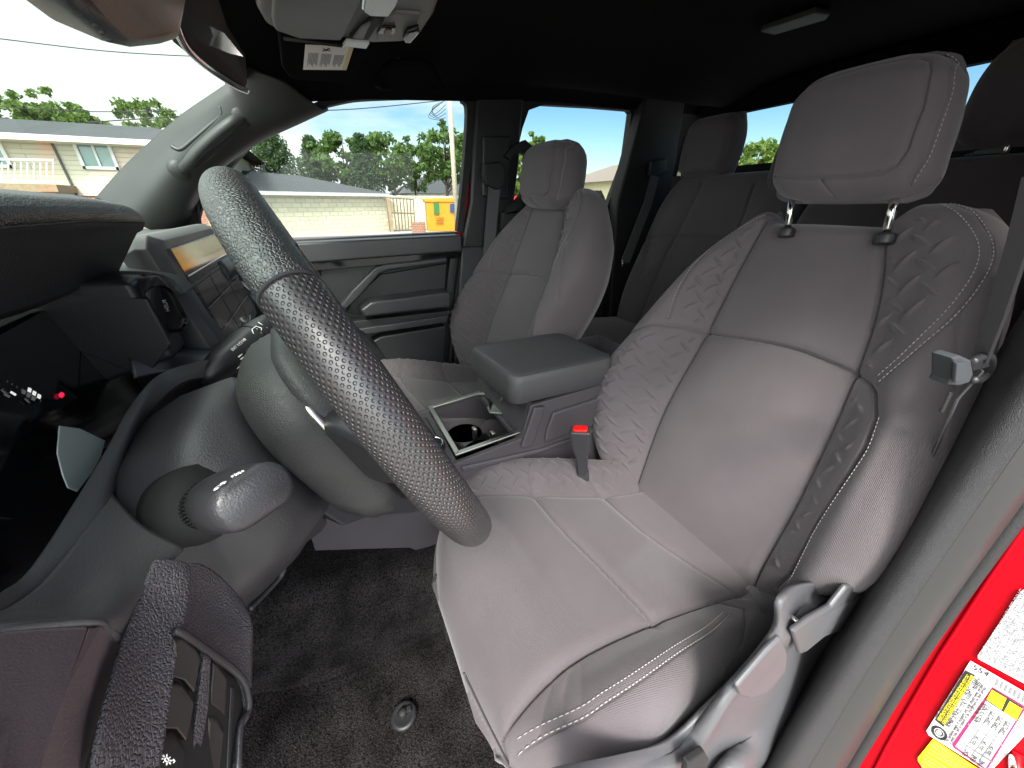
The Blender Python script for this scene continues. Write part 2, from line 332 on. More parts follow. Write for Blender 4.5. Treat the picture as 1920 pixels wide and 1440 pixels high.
class Pad:
    def __init__(s, O, U, T, N, eP, eM, t0, t1, H, R=.03, drop=.05, back=.10, dip=None, grooves=(), treads=(), ribs=(), rt=None, tilt=None, taper=.93):
        s.taper = taper
        s.O, s.U, s.T, s.N = [np.array(q, float) for q in (O, U, T, N)]
        s.eP, s.eM, s.t0, s.t1, s.H, s.R, s.drop, s.back, s.dip = eP, eM, t0, t1, H, R, drop, back, dip
        s.grooves, s.treads, s.ribs = grooves, treads, ribs; s.rt = rt or R
    def height(s, u, t, emboss=True):
        h = s.H(u, t)
        top = s.t1 + (s.dip(u) if s.dip else 0)
        dsd = np.minimum((s.eP(t) - u), (u + s.eM(t))) / s.R
        dtt = np.minimum((top - t), (t - s.t0)) / s.rt
        a = np.clip(1 - dsd, 0, 1); b = np.clip(1 - dtt, 0, 1)
        q = np.clip(np.sqrt(a * a + b * b), 0, 1)
        h = h - s.drop * (1 - np.sqrt(np.maximum(1 - q * q, 0)))
        if emboss:
            for poly, amp, a_, rot in s.treads:
                m = inpoly(u, t, poly).astype(float)
                m *= sstep(.004, .014, polydist(u, t, list(poly) + [poly[0]]))
                m *= sstep(.15, .75, dsd); h = h + amp * 1.55 * m * tread(u, t, a_, rot)
            for pts, dep, wd in s.grooves:
                d = polydist(u, t, pts); h = h - dep * 1.2 * np.exp(-(d / wd) ** 2) - dep * .5 * np.exp(-(d / (wd * 4.5)) ** 2)
        return h
    def pos(s, u, t, lift=0):
        u = np.array(u, float); t = np.array(t, float); h = s.height(u, t, False) + lift
        return s.O + u[..., None] * s.U + t[..., None] * s.T + h[..., None] * s.N
    def build(s, name, mat_, parent, nu=220, nt_=240):
        k = np.linspace(-1, 1, nu); sv = np.sin(k * math.pi / 2) * .35 + k * .65
        tau = np.linspace(0, 1, nt_); tau = (1 - np.cos(tau * math.pi)) / 2 * .35 + tau * .65
        tr = s.t0 + (s.t1 - s.t0) * tau
        TT, SS = np.meshgrid(tr, sv, indexing='ij')
        UU = np.where(SS > 0, SS * s.eP(TT), SS * s.eM(TT))
        if s.dip: TT = TT + s.dip(UU) * sstep(.55, 1, (TT - s.t0) / (s.t1 - s.t0))
        h = s.height(UU, TT)
        P = s.O + UU[..., None] * s.U + TT[..., None] * s.T + h[..., None] * s.N
        # back skin: coarse mirror of the front rim
        B = s.O + (UU * s.taper)[..., None] * s.U + ((s.t0 + (TT - s.t0) * .93) if s.taper < .95 and s.taper > .9 else (TT * s.taper if s.taper < .9 else TT - .03 * sstep(.42, .55, TT)))[..., None] * s.T + (-s.back + 0 * h)[..., None] * s.N
        nF = nu * nt_
        v = np.concatenate([P.reshape(-1, 3), B.reshape(-1, 3)])
        i, j = np.meshgrid(np.arange(nt_ - 1), np.arange(nu - 1), indexing='ij'); a = (i * nu + j).ravel()
        f = np.stack([a, a + nu, a + nu + 1, a + 1], 1); fb = np.stack([a, a + 1, a + nu + 1, a + nu], 1) + nF
        rim = list(range(nu)) + [q * nu + nu - 1 for q in range(1, nt_)] + [(nt_ - 1) * nu + q for q in range(nu - 2, -1, -1)] + [q * nu for q in range(nt_ - 2, 0, -1)]
        rim = np.array(rim); r2 = np.roll(rim, -1)
        # two bulging bands between the rims
        mid1 = v[rim] * .66 + v[rim + nF] * .34; c0 = v[rim].mean(0); out_ = (v[rim] - c0); out_ -= (out_ @ s.N)[:, None] * s.N; out_ /= np.linalg.norm(out_, axis=1)[:, None] + 1e-9
        mid1 = mid1 + out_ * (.008 if s.taper != .985 else .001); mid2 = v[rim] * .3 + v[rim + nF] * .7 + out_ * (.006 if s.taper != .985 else .0)
        n2 = len(v); m = len(rim); v = np.concatenate([v, mid1, mid2]); ix = np.arange(m); ix2 = np.roll(ix, -1)
        s1 = np.stack([r2, n2 + ix2, n2 + ix, rim], 1); s2 = np.stack([n2 + ix2, n2 + m + ix2, n2 + m + ix, n2 + ix], 1)
        s3 = np.stack([n2 + m + ix2, r2 + nF, rim + nF, n2 + m + ix], 1)
        F = np.concatenate([f, fb, s1, s2, s3])
        me = bpy.data.meshes.new(name); me.vertices.add(len(v)); me.vertices.foreach_set('co', v.astype(np.float32).ravel())
        me.loops.add(F.size); me.loops.foreach_set('vertex_index', F.astype(np.int32).ravel())
        me.polygons.add(len(F)); me.polygons.foreach_set('loop_start', np.arange(0, F.size, 4, dtype=np.int32))
        try: me.polygons.foreach_set('loop_total', np.full(len(F), 4, dtype=np.int32))
        except Exception: pass
        me.update(calc_edges=True)
        uvv = np.concatenate([np.stack([UU.ravel(), TT.ravel()], 1)] * 2 + [np.stack([UU.ravel()[rim], TT.ravel()[rim] + .03], 1), np.stack([UU.ravel()[rim], TT.ravel()[rim] + .06], 1)])
        uvl = me.uv_layers.new(name='UVMap'); uvl.data.foreach_set('uv', uvv[F.ravel()].astype(np.float32).ravel())
        rb = np.zeros(len(v)); 
        for poly in s.ribs: rb[:nF] = np.maximum(rb[:nF], inpoly(UU.ravel(), TT.ravel(), poly) * sstep(0, .03, polydist(UU.ravel(), TT.ravel(), list(poly) + [poly[0]])))
        rb[nF * 2:] = .6 if s.ribs else 0
        at_ = me.attributes.new('rib', 'FLOAT', 'POINT'); at_.data.foreach_set('value', rb.astype(np.float32))
        o = link(name, me, mat_, parent); return o
    def stitches(s, name, pts, parent, step=.0065, ln=.0042, r=.0007, mat_=None, lift=.0008):
        P = np.array(spline([(a, b, 0) for a, b in pts], 20))[:, :2]; seg = np.hypot(*np.diff(P, axis=0).T); cum = np.concatenate([[0], np.cumsum(seg)])
        mb = MB(); k = 0
        while k + ln < cum[-1]:
            q = [np.array([np.interp(kk, cum, P[:, 0]), np.interp(kk, cum, P[:, 1])]) for kk in (k, k + ln / 2, k + ln)]
            w_ = s.pos([a[0] for a in q], [a[1] for a in q], lift)
            w_[1] += s.N * .0004
            mb.tube(list(w_), [r * .6, r, r * .6], n=5); k += step
        return mb.build(name, mat_ or M_thread, parent, smooth=True)

# ------------------------------------------------------------------ the front seat (driver's), built once and copied for the passenger
th = RAD(22)
SO = np.array([.39, -.62, -.64]); sU = np.array([1.0, 0, 0]); sT = np.array([0, -math.sin(th), math.cos(th)]); sN = np.array([0, math.cos(th), math.sin(th)])
t_ = [-.06, .02, .08, .14, .20, .33, .45, .50, .56, .62, .66, .70]
eP = catmull_fn(t_, [.21, .280, .318, .335, .338, .318, .300, .286, .262, .230, .205, .165])
eM = catmull_fn(t_, [.19, .225, .275, .298, .306, .290, .262, .250, .236, .214, .190, .150])
cPf = catmull_fn([-.06, 0, .145, .4, .55, .65, .7], [.130, .141, .160, .156, .155, .150, .148])
cMf = catmull_fn([-.06, 0, .18, .3, .41, .465, .57, .65, .7], [.175, .168, .158, .145, .128, .119, .090, .058, .05])
hbP = catmull_fn([-.06, .05, .15, .3, .45, .6, .7], [.03, .085, .112, .100, .062, .035, .015])
hbM = catmull_fn([-.06, .05, .15, .3, .45, .6, .7], [.02, .050, .066, .068, .056, .040, .015])
def Hback(u, t):
    cP, cM = cPf(t), cMf(t); rP = sstep(0, 1, (u - cP) / (.105)) * hbP(t); rM = sstep(0, 1, (-u - cM) / (.085)) * hbM(t)
    crown = .010 * (1 - np.clip((u - .02) / .16, -1, 1) ** 2) + .006 * np.exp(-((t - .22) / .12) ** 2)
    lumb = np.where(t > .40, 0, .0) 
    return rP + rM + crown + lumb
dipf = lambda u: -.038 * sstep(.128, .088, np.abs(u - .045))
split = [(-.128, .410), (-.09, .415), (-.047, .419), (.0, .418), (.043, .413), (.10, .405), (.156, .397)]
splitL = [(.156, .397), (.20, .392), (.25, .372), (.30, .33), (.335, .27)]
splitR = [(-.128, .410), (-.156, .402), (-.172, .392), (-.196, .357), (-.207, .31), (-.208, .264), (-.206, .16), (-.212, .06), (-.2, .01)]
cl = [(float(cPf(np.array(q))), q) for q in np.linspace(-.05, .66, 24)]
cr = [(-float(cMf(np.array(q))), q) for q in np.linspace(-.05, .65, 24)]
stR = [(-.115, .69), (-.150, .672), (-.185, .635), (-.202, .60), (-.208, .555), (-.205, .51), (-.190, .455), (-.170, .405)]
stR2 = [(-.104, .688), (-.143, .662), (-.176, .628), (-.192, .595), (-.197, .555), (-.194, .51), (-.180, .455), (-.162, .412)]
stL = [(.158, .665), (.205, .628), (.232, .58), (.243, .52), (.240, .46), (.228, .40)]
stL2 = [(.168, .668), (.214, .63), (.242, .58), (.253, .52), (.25, .46), (.238, .40)]
edgeL = [(.300, .30), (.312, .23), (.310, .17), (.290, .10), (.255, .04)]
trL_low = [(.160, .385), (.22, .378), (.265, .350), (.292, .29), (.302, .22), (.300, .15), (.275, .08), (.24, .02), (.148, .0), (.166, .14)]
trL_up = [(.160, .655), (.195, .628), (.222, .58), (.233, .52), (.23, .46), (.215, .405), (.160, .402)]
trR_up = [(-.062, .65), (-.11, .675), (-.165, .63), (-.185, .59), (-.188, .53), (-.170, .45), (-.140, .405), (-.128, .43), (-.10, .53)]
trR_low = [(-.135, .395), (-.175, .37), (-.196, .31), (-.197, .2), (-.196, .12), (-.2, .04), (-.172, .03), (-.163, .18), (-.150, .3)]
ribR = [(-.215, .38), (-.30, .36), (-.315, .2), (-.29, .05), (-.21, .03), (-.213, .2)]
back_pad = Pad(SO, sU, sT, sN, eP, eM, -.06, .70, Hback, R=.055, drop=.062, back=.10, dip=dipf, rt=.035,
    grooves=[(split, .009, .0024), (splitL, .008, .0022), (splitR, .009, .0024), (cl, .010, .0025), (cr, .010, .0025), (stR, .003, .0018), (stL, .003, .0018), (edgeL, .004, .0018),
             ([(-.208, .52), (-.245, .44), (-.275, .33)], .002, .002), ([(.117, .655), (.15, .675), (.165, .69)], .004, .002)],
    treads=[(trL_low, .0050, .0265, 18), (trL_up, .0048, .0265, 18), (trR_up, .0056, .031, 12), (trR_low, .0052, .0265, 12)], ribs=[ribR])

# cushion: U across, T forward (rising 8 degrees), N up
ca = RAD(8); CO = np.array([.39, -.62, -.66]); cT = np.array([0, math.cos(ca), math.sin(ca)]); cN = np.array([0, -math.sin(ca), math.cos(ca)])
tc_ = [-.06, .0, .1, .2, .3, .38, .43, .47, .50, .52, .545]
ceP = catmull_fn(tc_, [.20, .22, .258, .285, .300, .300, .285, .255, .215, .175, .10])
ceM = catmull_fn(tc_, [.21, .23, .243, .252, .262, .268, .264, .252, .232, .205, .13])
cc = catmull_fn([-.06, 0, .12, .29, .41, .55], [.125, .120, .130, .172, .215, .26])
ccm = catmull_fn([-.06, 0, .12, .29, .41, .55], [.172, .173, .163, .157, .157, .175])
def Hcush(u, t):
    a = sstep(0, 1, (u - cc(t)) / .10) * .050 * sstep(.56, .36, t); b = sstep(0, 1, (-u - ccm(t)) / .07) * .036 * sstep(.62, .42, t)
    return a + b + .012 * (1 - (u / .2) ** 2).clip(-1, 1) + .02 * sstep(.05, .35, t) - .055 * sstep(.40, .56, t) ** 1.5
s1 = [(.13, .123), (.07, .122), (.011, .117), (-.04, .102), (-.097, .079), (-.173, .04)]
s2 = [(.175, .293), (.11, .296), (.042, .293), (-.043, .278), (-.10, .268), (-.157, .257)]
cL = [(float(cc(np.array(q))), q) for q in np.linspace(.0, .46, 16)]
cR = [(-float(ccm(np.array(q))), q) for q in np.linspace(-.02, .54, 16)]
cstR = [(-.200, .13), (-.212, .20), (-.218, .28), (-.224, .36), (-.226, .42), (-.224, .455), (-.208, .495), (-.196, .52)]
cstR2 = [(q[0] + .010, q[1] - .002) for q in cstR]
ctrL = [(.230, .445), (.265, .42), (.285, .36), (.283, .29), (.268, .2), (.235, .09), (.2, .02), (.135, .03), (.135, .12), (.180, .3)]
cribs = [(-.165, .12), (-.205, .12), (-.26, .2), (-.26, .42), (-.22, .5), (-.17, .5)], [(.2, .42), (.1, .39), (-.1, .37), (-.157, .3), (-.157, .52), (0, .54), (.15, .53)], [(.0, .12), (-.173, .05), (-.157, .25), (-.05, .27)]
cush_pad = Pad(CO, sU, cT, cN, ceP, ceM, -.06, .545, Hcush, R=.05, drop=.055, back=.15, rt=.06, taper=.985,
    grooves=[(s1, .011, .0028), (s2, .011, .0028), (cL, .008, .0024), (cR, .010, .0024), ([(.13, .123), (.2, .135), (.235, .12)], .004, .002),
             ([(.175, .293), (.215, .285), (.25, .27)], .003, .002), (cstR, .003, .0016), ([(-.165, .1), (-.20, .08), (-.235, .14), (-.25, .2)], .004, .002),
             ([(-.168, .43), (-.19, .455), (-.215, .475)], .0022, .004), ([(-.168, .455), (-.185, .478), (-.205, .495)], .002, .0035), ([(-.166, .41), (-.19, .43), (-.218, .452)], .0015, .004)],
    treads=[(ctrL, .0026, .0265, 25)], ribs=list(cribs))

# headrest
hth = RAD(10); HO = np.array([.416, -.800, .108]); hT = np.array([.15, -math.sin(hth), math.cos(hth)]); hN = np.array([0, math.cos(hth), math.sin(hth)])
th_ = [-.10, -.093, -.075, -.03, .03, .075, .093, .10]
heP = catmull_fn(th_, [.090, .108, .120, .123, .118, .106, .090, .070]); heM = catmull_fn(th_, [.088, .104, .116, .120, .118, .108, .094, .074])
def Hhead(u, t): return -.9 * (u ** 2) + .002 - .010 * sstep(.0, -.10, t)
hs = [(-.070, .082), (-.080, .076), (-.086, .062), (-.090, .02), (-.087, -.035), (-.080, -.055), (-.064, -.066), (-.04, -.069), (.02, -.069), (.07, -.067), (.106, -.058)]
head_pad = Pad(HO, sU, hT, hN, heP, heM, -.10, .10, Hhead, R=.042, drop=.042, back=.100, rt=.045, taper=.78,
    grooves=[(hs + [], .004, .0018), ([(-.070, .082), (-.02, .086), (.05, .083), (.095, .074)], .0015, .0016), ([(.02, -.069), (.012, -.08), (.0, -.095)], .003, .0016), ([(-.082, .093), (-.099, .076), (-.108, .03), (-.106, -.045), (-.095, -.08)], .003, .0016)])

def build_front_seat():
    root = thing('car_seat', (.39, -.45, -.97), 'grey cloth front seat nearest the open door, large in front, with side levers', 'car seat', 'front bucket seats')
    b = back_pad.build('backrest', M_cloth, root, 280, 340)
    back_pad.stitches('stitching', stR, b); back_pad.stitches('stitching', stR2, b)
    back_pad.stitches('stitching', stL, b, r=.0005); back_pad.stitches('stitching', [(q[0] - .006, q[1]) for q in splitR[3:]], b, r=.0005)
    c = cush_pad.build('cushion', M_cloth, root, 260, 280)
    cush_pad.stitches('stitching', cstR, c, r=.0008); cush_pad.stitches('stitching', cstR2, c, r=.0007)
    h = head_pad.build('headrest', M_cloth, root, 160, 150)
    head_pad.stitches('stitching', [(-.086, .093), (-.103, .076), (-.112, .03), (-.110, -.045), (-.100, -.078)], h, r=.0006)
    for x in (-.076, .079):
        p0 = HO + sU * x + hT * -.08 + hN * -.05; p1 = p0 - hT * .075 - hN * .01
        pr = MB().tube([p0, p1], .0062, n=16).build('headrest_post', M_chrome, root, smooth=True)
        MB().lathe(p1 + hT * .006, hT, [(.001, -.012), (.014, -.012), (.0145, 0), (.012, .004), (.001, .004)]).build('post_sleeve', M_plas, pr, bev=.001)
    # plastic side shield towards the door, with recess, height lever and recliner lever
    return root
seat = build_front_seat()
# ------------------------------------------------------------------ seat shields and levers, then the passenger's copy
def A(*q): return [at(a[0], a[1], X=a[2]) for a in q]
def thick(name, ring, ext, mat_, parent=None, bev=.003, seg=3, **k): return MB().prism(ring, ext).build(name, mat_, parent, bev=bev, seg=seg, **k)
sh_rows = [A((1030, 1455, 0.117), (1150, 1420, 0.117), (1248, 1385, 0.117), (1325, 1315, 0.117), (1392, 1246, 0.117), (1446, 1175, 0.117), (1456, 1118, 0.117), (1500, 1092, 0.144), (1590, 1085, 0.150), (1640, 1072, 0.135)),
           A((1045, 1470, 0.109), (1160, 1440, 0.109), (1262, 1402, 0.109), (1342, 1330, 0.109), (1405, 1264, 0.109), (1462, 1196, 0.109), (1484, 1145, 0.131), (1520, 1112, 0.142), (1600, 1102, 0.135), (1650, 1085, 0.125)),
           A((1055, 1500, 0.101), (1165, 1475, 0.101), (1290, 1412, 0.101), (1364, 1300, 0.101), (1436, 1226, 0.101), (1498, 1168, 0.122), (1530, 1138, 0.125), (1560, 1130, 0.124), (1608, 1124, 0.120), (1652, 1100, 0.116)),
           A((1055, 1520, 0.114), (1165, 1495, 0.114), (1296, 1436, 0.114), (1366, 1322, 0.114), (1444, 1242, 0.114), (1505, 1184, 0.131), (1540, 1158, 0.130), (1572, 1146, 0.128), (1612, 1132, 0.121), (1654, 1104, 0.116)),
           A((1055, 1540, 0.107), (1175, 1518, 0.107), (1306, 1466, 0.107), (1370, 1396, 0.107), (1456, 1306, 0.107), (1516, 1236, 0.122), (1552, 1194, 0.122), (1582, 1164, 0.122), (1616, 1140, 0.118), (1655, 1108, 0.114)),
           A((1060, 1560, .104), (1190, 1545, .099), (1322, 1496, .090), (1374, 1446, .082), (1470, 1398, .084), (1530, 1336, .090), (1562, 1296, .095), (1596, 1210, .104), (1622, 1156, .109), (1656, 1116, .110)),
           A((1070, 1600, .108), (1200, 1590, .104), (1340, 1540, .096), (1400, 1480, .090), (1480, 1418, .090), (1542, 1352, .096), (1572, 1306, .101), (1604, 1220, .108), (1628, 1164, .112), (1660, 1122, .112))]
sh = grid_surf('side_shield', sh_rows, M_shield, seat, solid=.006, off=-1, nn=5)
# hollow for the levers and its raised lip
lip = A((1367, 1302, .116), (1370, 1380, .099), (1374, 1446, .081), (1470, 1398, .083), (1530, 1336, .089), (1562, 1296, .094), (1596, 1210, .103))
lev = A((1382, 1290, 0.089), (1388, 1305, 0.089), (1405, 1312, 0.089), (1440, 1300, 0.089), (1475, 1258, 0.091), (1478, 1225, 0.093), (1466, 1196, 0.095), (1440, 1222, 0.093))
thick('height_lever', lev, (.007, 0, 0), M_shield, seat, bev=.004)
rl = A((1488, 1186, .100), (1500, 1228, .098), (1512, 1224, .098), (1545, 1196, .100), (1590, 1180, .104), (1640, 1130, .106), (1648, 1095, .108), (1590, 1100, .108), (1560, 1138, .106), (1520, 1162, .102))
thick('recliner_lever', rl, (.008, 0, 0), M_shield, seat, bev=.005)
tg = A((1402, 1106, .19), (1410, 1100, .19), (1422, 1104, .19), (1428, 1118, .185), (1442, 1140, .175), (1440, 1155, .17), (1430, 1150, .17), (1414, 1125, .18))
thick('cover_flap', tg, (.004, .002, .001), M_cloth, seat, bev=.0015)
pin = at(1494, 1166, X=.112); MB().lathe(pin, (-1, 0, 0), [(.001, -.01), (.004, -.01), (.004, .006), (.001, .006)], 14).build('stop_pin', M_chrome, seat, smooth=True)
sw_ = A((1290, 1432, 0.084), (1322, 1410, 0.084), (1330, 1425, 0.082), (1312, 1462, 0.080), (1285, 1462, 0.080))
thick('power_switch', sw_, (.008, 0, 0), M_matte, seat, bev=.002)
# rails under the cushion
for x in (.20, .56):
    MB().box((x, -.36, -.925), (.018, .27, .020)).box((x, -.36, -.90), (.011, .24, .010)).build('seat_rail', M_matte, seat, bev=.003)
MB().box((.385, -.38, -.81), (.175, .19, .08)).build('seat_pan', M_matte, seat, bev=.02)
MB().tube(spline([at(870, 1262, X=.215), at(912, 1350, X=.205), at(950, 1425, X=.20), at(975, 1480, X=.195)], 6), .0012, n=6).build('shield_wire', M_plas2, seat, smooth=True)
# lift bracket seen in front of the cushion
brk = MB().tube(spline([at(818, 1078, X=.50), at(812, 1098, X=.50), at(828, 1122, X=.49), at(840, 1115, X=.49)], 5), .003, n=8)
brk.build('slide_bar', M_plas2, seat, smooth=True)

def dup(root, off, label):
    r = root.copy(); C.objects.link(r); r.location = root.location + Vector(off); r['label'] = label
    for ch in [o for o in C.objects if o.parent is root]:
        c = ch.copy(); C.objects.link(c); c.parent = r; c.matrix_parent_inverse = ch.matrix_parent_inverse
        for g in [o for o in C.objects if o.parent is ch]:
            d = g.copy(); C.objects.link(d); d.parent = c; d.matrix_parent_inverse = g.matrix_parent_inverse
    return r
# children keep their matrix_parent_inverse (a pure translation of the prototype), so moving the Empty moves them
seat_p = dup(seat, (.755, .150, .0), 'grey cloth front seat across the cab beyond the armrest console')
seat_p.scale = (1.0, 1.02, 1.04)
hbP2 = catmull_fn([-.06, .05, .15, .3, .45, .6, .7], [.03, .085, .115, .105, .075, .040, .015])
eP2 = catmull_fn(t_, [.21, .270, .305, .322, .326, .312, .300, .290, .270, .240, .210, .165])
def Hback2(u, t):
    rP = sstep(0, 1, (u - cPf(t)) / .13) * hbP2(t); rM = sstep(0, 1, (-u - cMf(t)) / .085) * hbM(t)
    return rP + rM + .010 * (1 - np.clip((u - .02) / .16, -1, 1) ** 2) + .006 * np.exp(-((t - .22) / .12) ** 2)
eM2 = catmull_fn(t_, [.17, .19, .205, .215, .225, .262, .285, .284, .268, .240, .200, .150])
trL2 = [(.160, .385), (.22, .378), (.27, .350), (.298, .29), (.306, .22), (.302, .15), (.280, .08), (.24, .02), (.148, .0), (.166, .14)]
pad2 = Pad(SO, sU, sT, sN, eP2, eM2, -.06, .70, Hback2, R=.05, drop=.055, back=.10, dip=dipf, rt=.035, grooves=back_pad.grooves[:7] + back_pad.grooves[8:],
           treads=[(trL2, .0062, .0265, 18)] + list(back_pad.treads[1:]), ribs=[ribR])
tmp_ = pad2.build('backrest', M_cloth, None, 200, 240)
for ch in [o for o in C.objects if o.parent is seat_p]:
    if ch.name.split('.')[0] == 'backrest': ch.data = tmp_.data
    if ch.name.split('.')[0] in ('side_shield', 'shield_lip', 'height_lever', 'recliner_lever', 'stop_pin', 'power_switch', 'cover_flap', 'shield_wire', 'slide_bar'): bpy.data.objects.remove(ch)
bpy.data.objects.remove(tmp_)
for ch in [o for o in C.objects if o.parent is seat_p]:      # this headrest is pushed right down on its seat
    if ch.name.startswith('headrest_post'):
        for g in [o for o in C.objects if o.parent is ch]: bpy.data.objects.remove(g)
        bpy.data.objects.remove(ch)
    elif ch.name.startswith('headrest'):
        k = Vector((1.08, 1.30, .92)); c_ = Vector(HO.tolist()) + Vector((0, -.05, 0))
        ch.scale = k; ch.location = Vector((c_.x * (1 - k.x), c_.y * (1 - k.y), -.056))

# ------------------------------------------------------------------ rear bench
rth = RAD(20); rT = np.array([0, -math.sin(rth), math.cos(rth)]); rN = np.array([0, math.cos(rth), math.sin(rth)])
rear = thing('rear_bench_seat', (.75, -1.2, -.95), 'dark cloth rear bench seat behind the two front seats', 'rear seat')
def rear_back(x0, w_, split_u):
    e = catmull_fn([-.02, .1, .4, .57, .65], [w_ - .03, w_, w_, w_ - .01, w_ - .045])
    H = lambda u, t: .03 * sstep(.10, .20, np.abs(u)) * sstep(.66, .4, t) + .004 * np.cos(t * 9)
    p = Pad(np.array([x0, -1.20, -.50]), sU, rT, rN, e, e, -.02, .65, H, R=.04, drop=.045, back=.10, rt=.04,
            grooves=[([(-.13, -.02), (-.14, .3), (-.11, .6)], .007, .003), ([(.13, -.02), (.14, .3), (.11, .6)], .007, .003), ([(-w_, .36), (-.13, .40), (0, .41), (.13, .40), (w_, .36)], .006, .003)],
            treads=[([(.145, .05), (w_ - .03, .05), (w_ - .02, .34), (.15, .38)], .0026, .025, 18), ([(-.145, .05), (-w_ + .03, .05), (-w_ + .02, .34), (-.15, .38)], .0026, .025, 18)])
    return p.build('backrest', M_cloth, rear, 120, 130)
rear_back(1.06, .285, 0); rear_back(.42, .335, 0)
for x, z in ((1.19, -.006), (.345, .020), (.80, -.09)):
    big = x < .5; e = catmull_fn([-.1, -.03, .05, .1], [.112, .122, .118, .10]) if not big else catmull_fn([-.1, -.03, .05, .1], [.150, .155, .150, .128])
    p = Pad(np.array([x, -1.385, .205 + z]), sU, np.array([0, -.1, .995]), np.array([0, .995, .1]), e, e, -.1, .1, lambda u, t: -1.0 * u * u, R=.04, drop=.04, back=.09, rt=.04,
            grooves=[([(-.09, .1), (-.095, -.1)], .002, .002), ([(.09, .1), (.095, -.1)], .002, .002)])
    hr = p.build('headrest', M_cloth, rear, 50, 50)
    for s_ in (-.05, .05): MB().tube([(x + s_, -1.43, .12 + z), (x + s_, -1.43, .06 + z)], .006).build('headrest_post', M_chrome, hr, smooth=True)
e = catmull_fn([-.1, .0, .4, .5], [.62, .64, .64, .60])
Pad(np.array([.74, -1.22, -.50]), sU, np.array([0, .995, .08]), np.array([0, -.08, .995]), e, e, -.1, .5, lambda u, t: .02 * np.cos(u * 12) * sstep(.5, .3, t), R=.05, drop=.05, back=.14, rt=.06,
    grooves=[([(.0, .5), (.02, -.1)], .01, .004), ([(-.6, .33), (.6, .33)], .006, .003)]).build('cushion', M_cloth, rear, 130, 60)

# ------------------------------------------------------------------ cab shell
floor = MB().box((.73, -.35, -1.01), (.72, 1.28, .012)).build('floor', M_carpet); tag(floor, kind='structure')
# carpet rising to the toe board and over the tunnel
rows = [[(x, y, z + .012 * math.sin(9 * x + 5 * y)) for x in (.02, .14, .26, .40, .52, .60)] for y, z in ((-.9, -.975), (-.55, -.965), (-.25, -.955), (.0, -.95), (.18, -.935), (.33, -.86), (.46, -.70), (.55, -.5))]
carp = grid_surf('carpet', rows, M_carpet, None, solid=.01, nn=8); tag(carp, kind='structure')
rows = [[(x, y, z + .01 * math.sin(9 * x + 5 * y)) for x in (.86, 1.0, 1.2, 1.42)] for y, z in ((-.6, -.965), (-.25, -.955), (.0, -.95), (.18, -.935), (.33, -.86), (.46, -.70), (.55, -.5))]
carp = grid_surf('carpet', rows, M_carpet, None, solid=.01, nn=6); tag(carp, kind='structure')
rows = [[(.58, y, -.97), (.60, y, z - .06), (.66, y, z), (.84, y, z), (.90, y, z - .06), (.92, y, -.97)] for y, z in ((-1.2, -.80), (-.6, -.78), (0, -.74), (.3, -.62), (.5, -.5))]
tun = grid_surf('floor_tunnel', rows, M_carpet, None, solid=.01, nn=6); tag(tun, kind='structure')
fw = MB().box((.73, .62, -.55), (.74, .02, .50)).box((.73, -1.66, -.42), (.74, .02, .56)).build('cab_bulkhead', M_matte); tag(fw, kind='structure')

# headliner with overhanging edges
def hl(y):
    k = sstep(-.1, .10, np.array(y)); k = float(k)
    zc = .40 - .10 * k
    zp = float(np.interp(y, [-1.62, -1.2, -.8, -.55, -.25, -.05, .02, .10], [.35, .34, .33, .305, .285, .262, .25, .235]))
    return [(-.02, y, .30 - .06 * k), (.02, y, .335 - .075 * k), (.14, y, .375 - .09 * k), (.42, y, zc), (.75, y, zc + .008), (1.08, y, zc), (1.30, y, .355 - .07 * k), (1.40, y, zp + .03), (1.445, y, zp)]
hrows = [hl(y) for y in (-1.62, -1.35, -1.1, -.85, -.6, -.4, -.22, -.08, .02, .09)]
ceil = grid_surf('ceiling', hrows, M_head, None, solid=.02, off=1, nn=5); tag(ceil, kind='structure')
ro = MB().box((.75, -.80, .47), (.74, .84, .015)).build('roof_skin', M_red, bev=.01); tag(ro, kind='structure')
# windscreen header trim
hd = MB().prism([(x, .085, z) for x, z in ((-.03, .215), (.14, .262), (.42, .285), (.75, .292), (1.08, .285), (1.32, .265), (1.45, .235), (1.45, .30), (1.08, .36), (.42, .36), (-.03, .30))], (0, .05, .01)).build('windscreen_header', M_head, bev=.006)
tag(hd, 'black cloth strip of roof edge above the windscreen', 'roof trim')
# back wall with the rear window
bwl = thing('rear_cab_wall', (.75, -1.62, 0), 'black back wall of the cab framing the rear window', 'wall trim')
wz0, wz1 = .115, .325
w_ = MB().prism([(-.02, -1.62, -.95), (1.58, -1.62, -.95), (1.58, -1.62, wz0), (-.02, -1.62, wz0)], (0, -.03, 0))
w_.prism([(-.02, -1.62, wz1), (1.58, -1.62, wz1), (1.58, -1.62, .47), (-.02, -1.62, .47)], (0, -.03, 0))
w_.prism([(1.53, -1.62, wz0), (1.58, -1.62, wz0), (1.58, -1.62, wz1), (1.46, -1.62, wz1), (1.50, -1.62, wz1 - .05)], (0, -.03, 0))
w_.prism([(-.02, -1.62, wz0), (.40, -1.62, wz0), (.44, -1.62, wz1), (-.02, -1.62, wz1)], (0, -.03, 0))
w_.build('wall', M_head, bwl)
MB().box((.80, -1.64, (wz0 + wz1) / 2), (.76, .002, .115)).build('window_pane', M_glass, bwl)

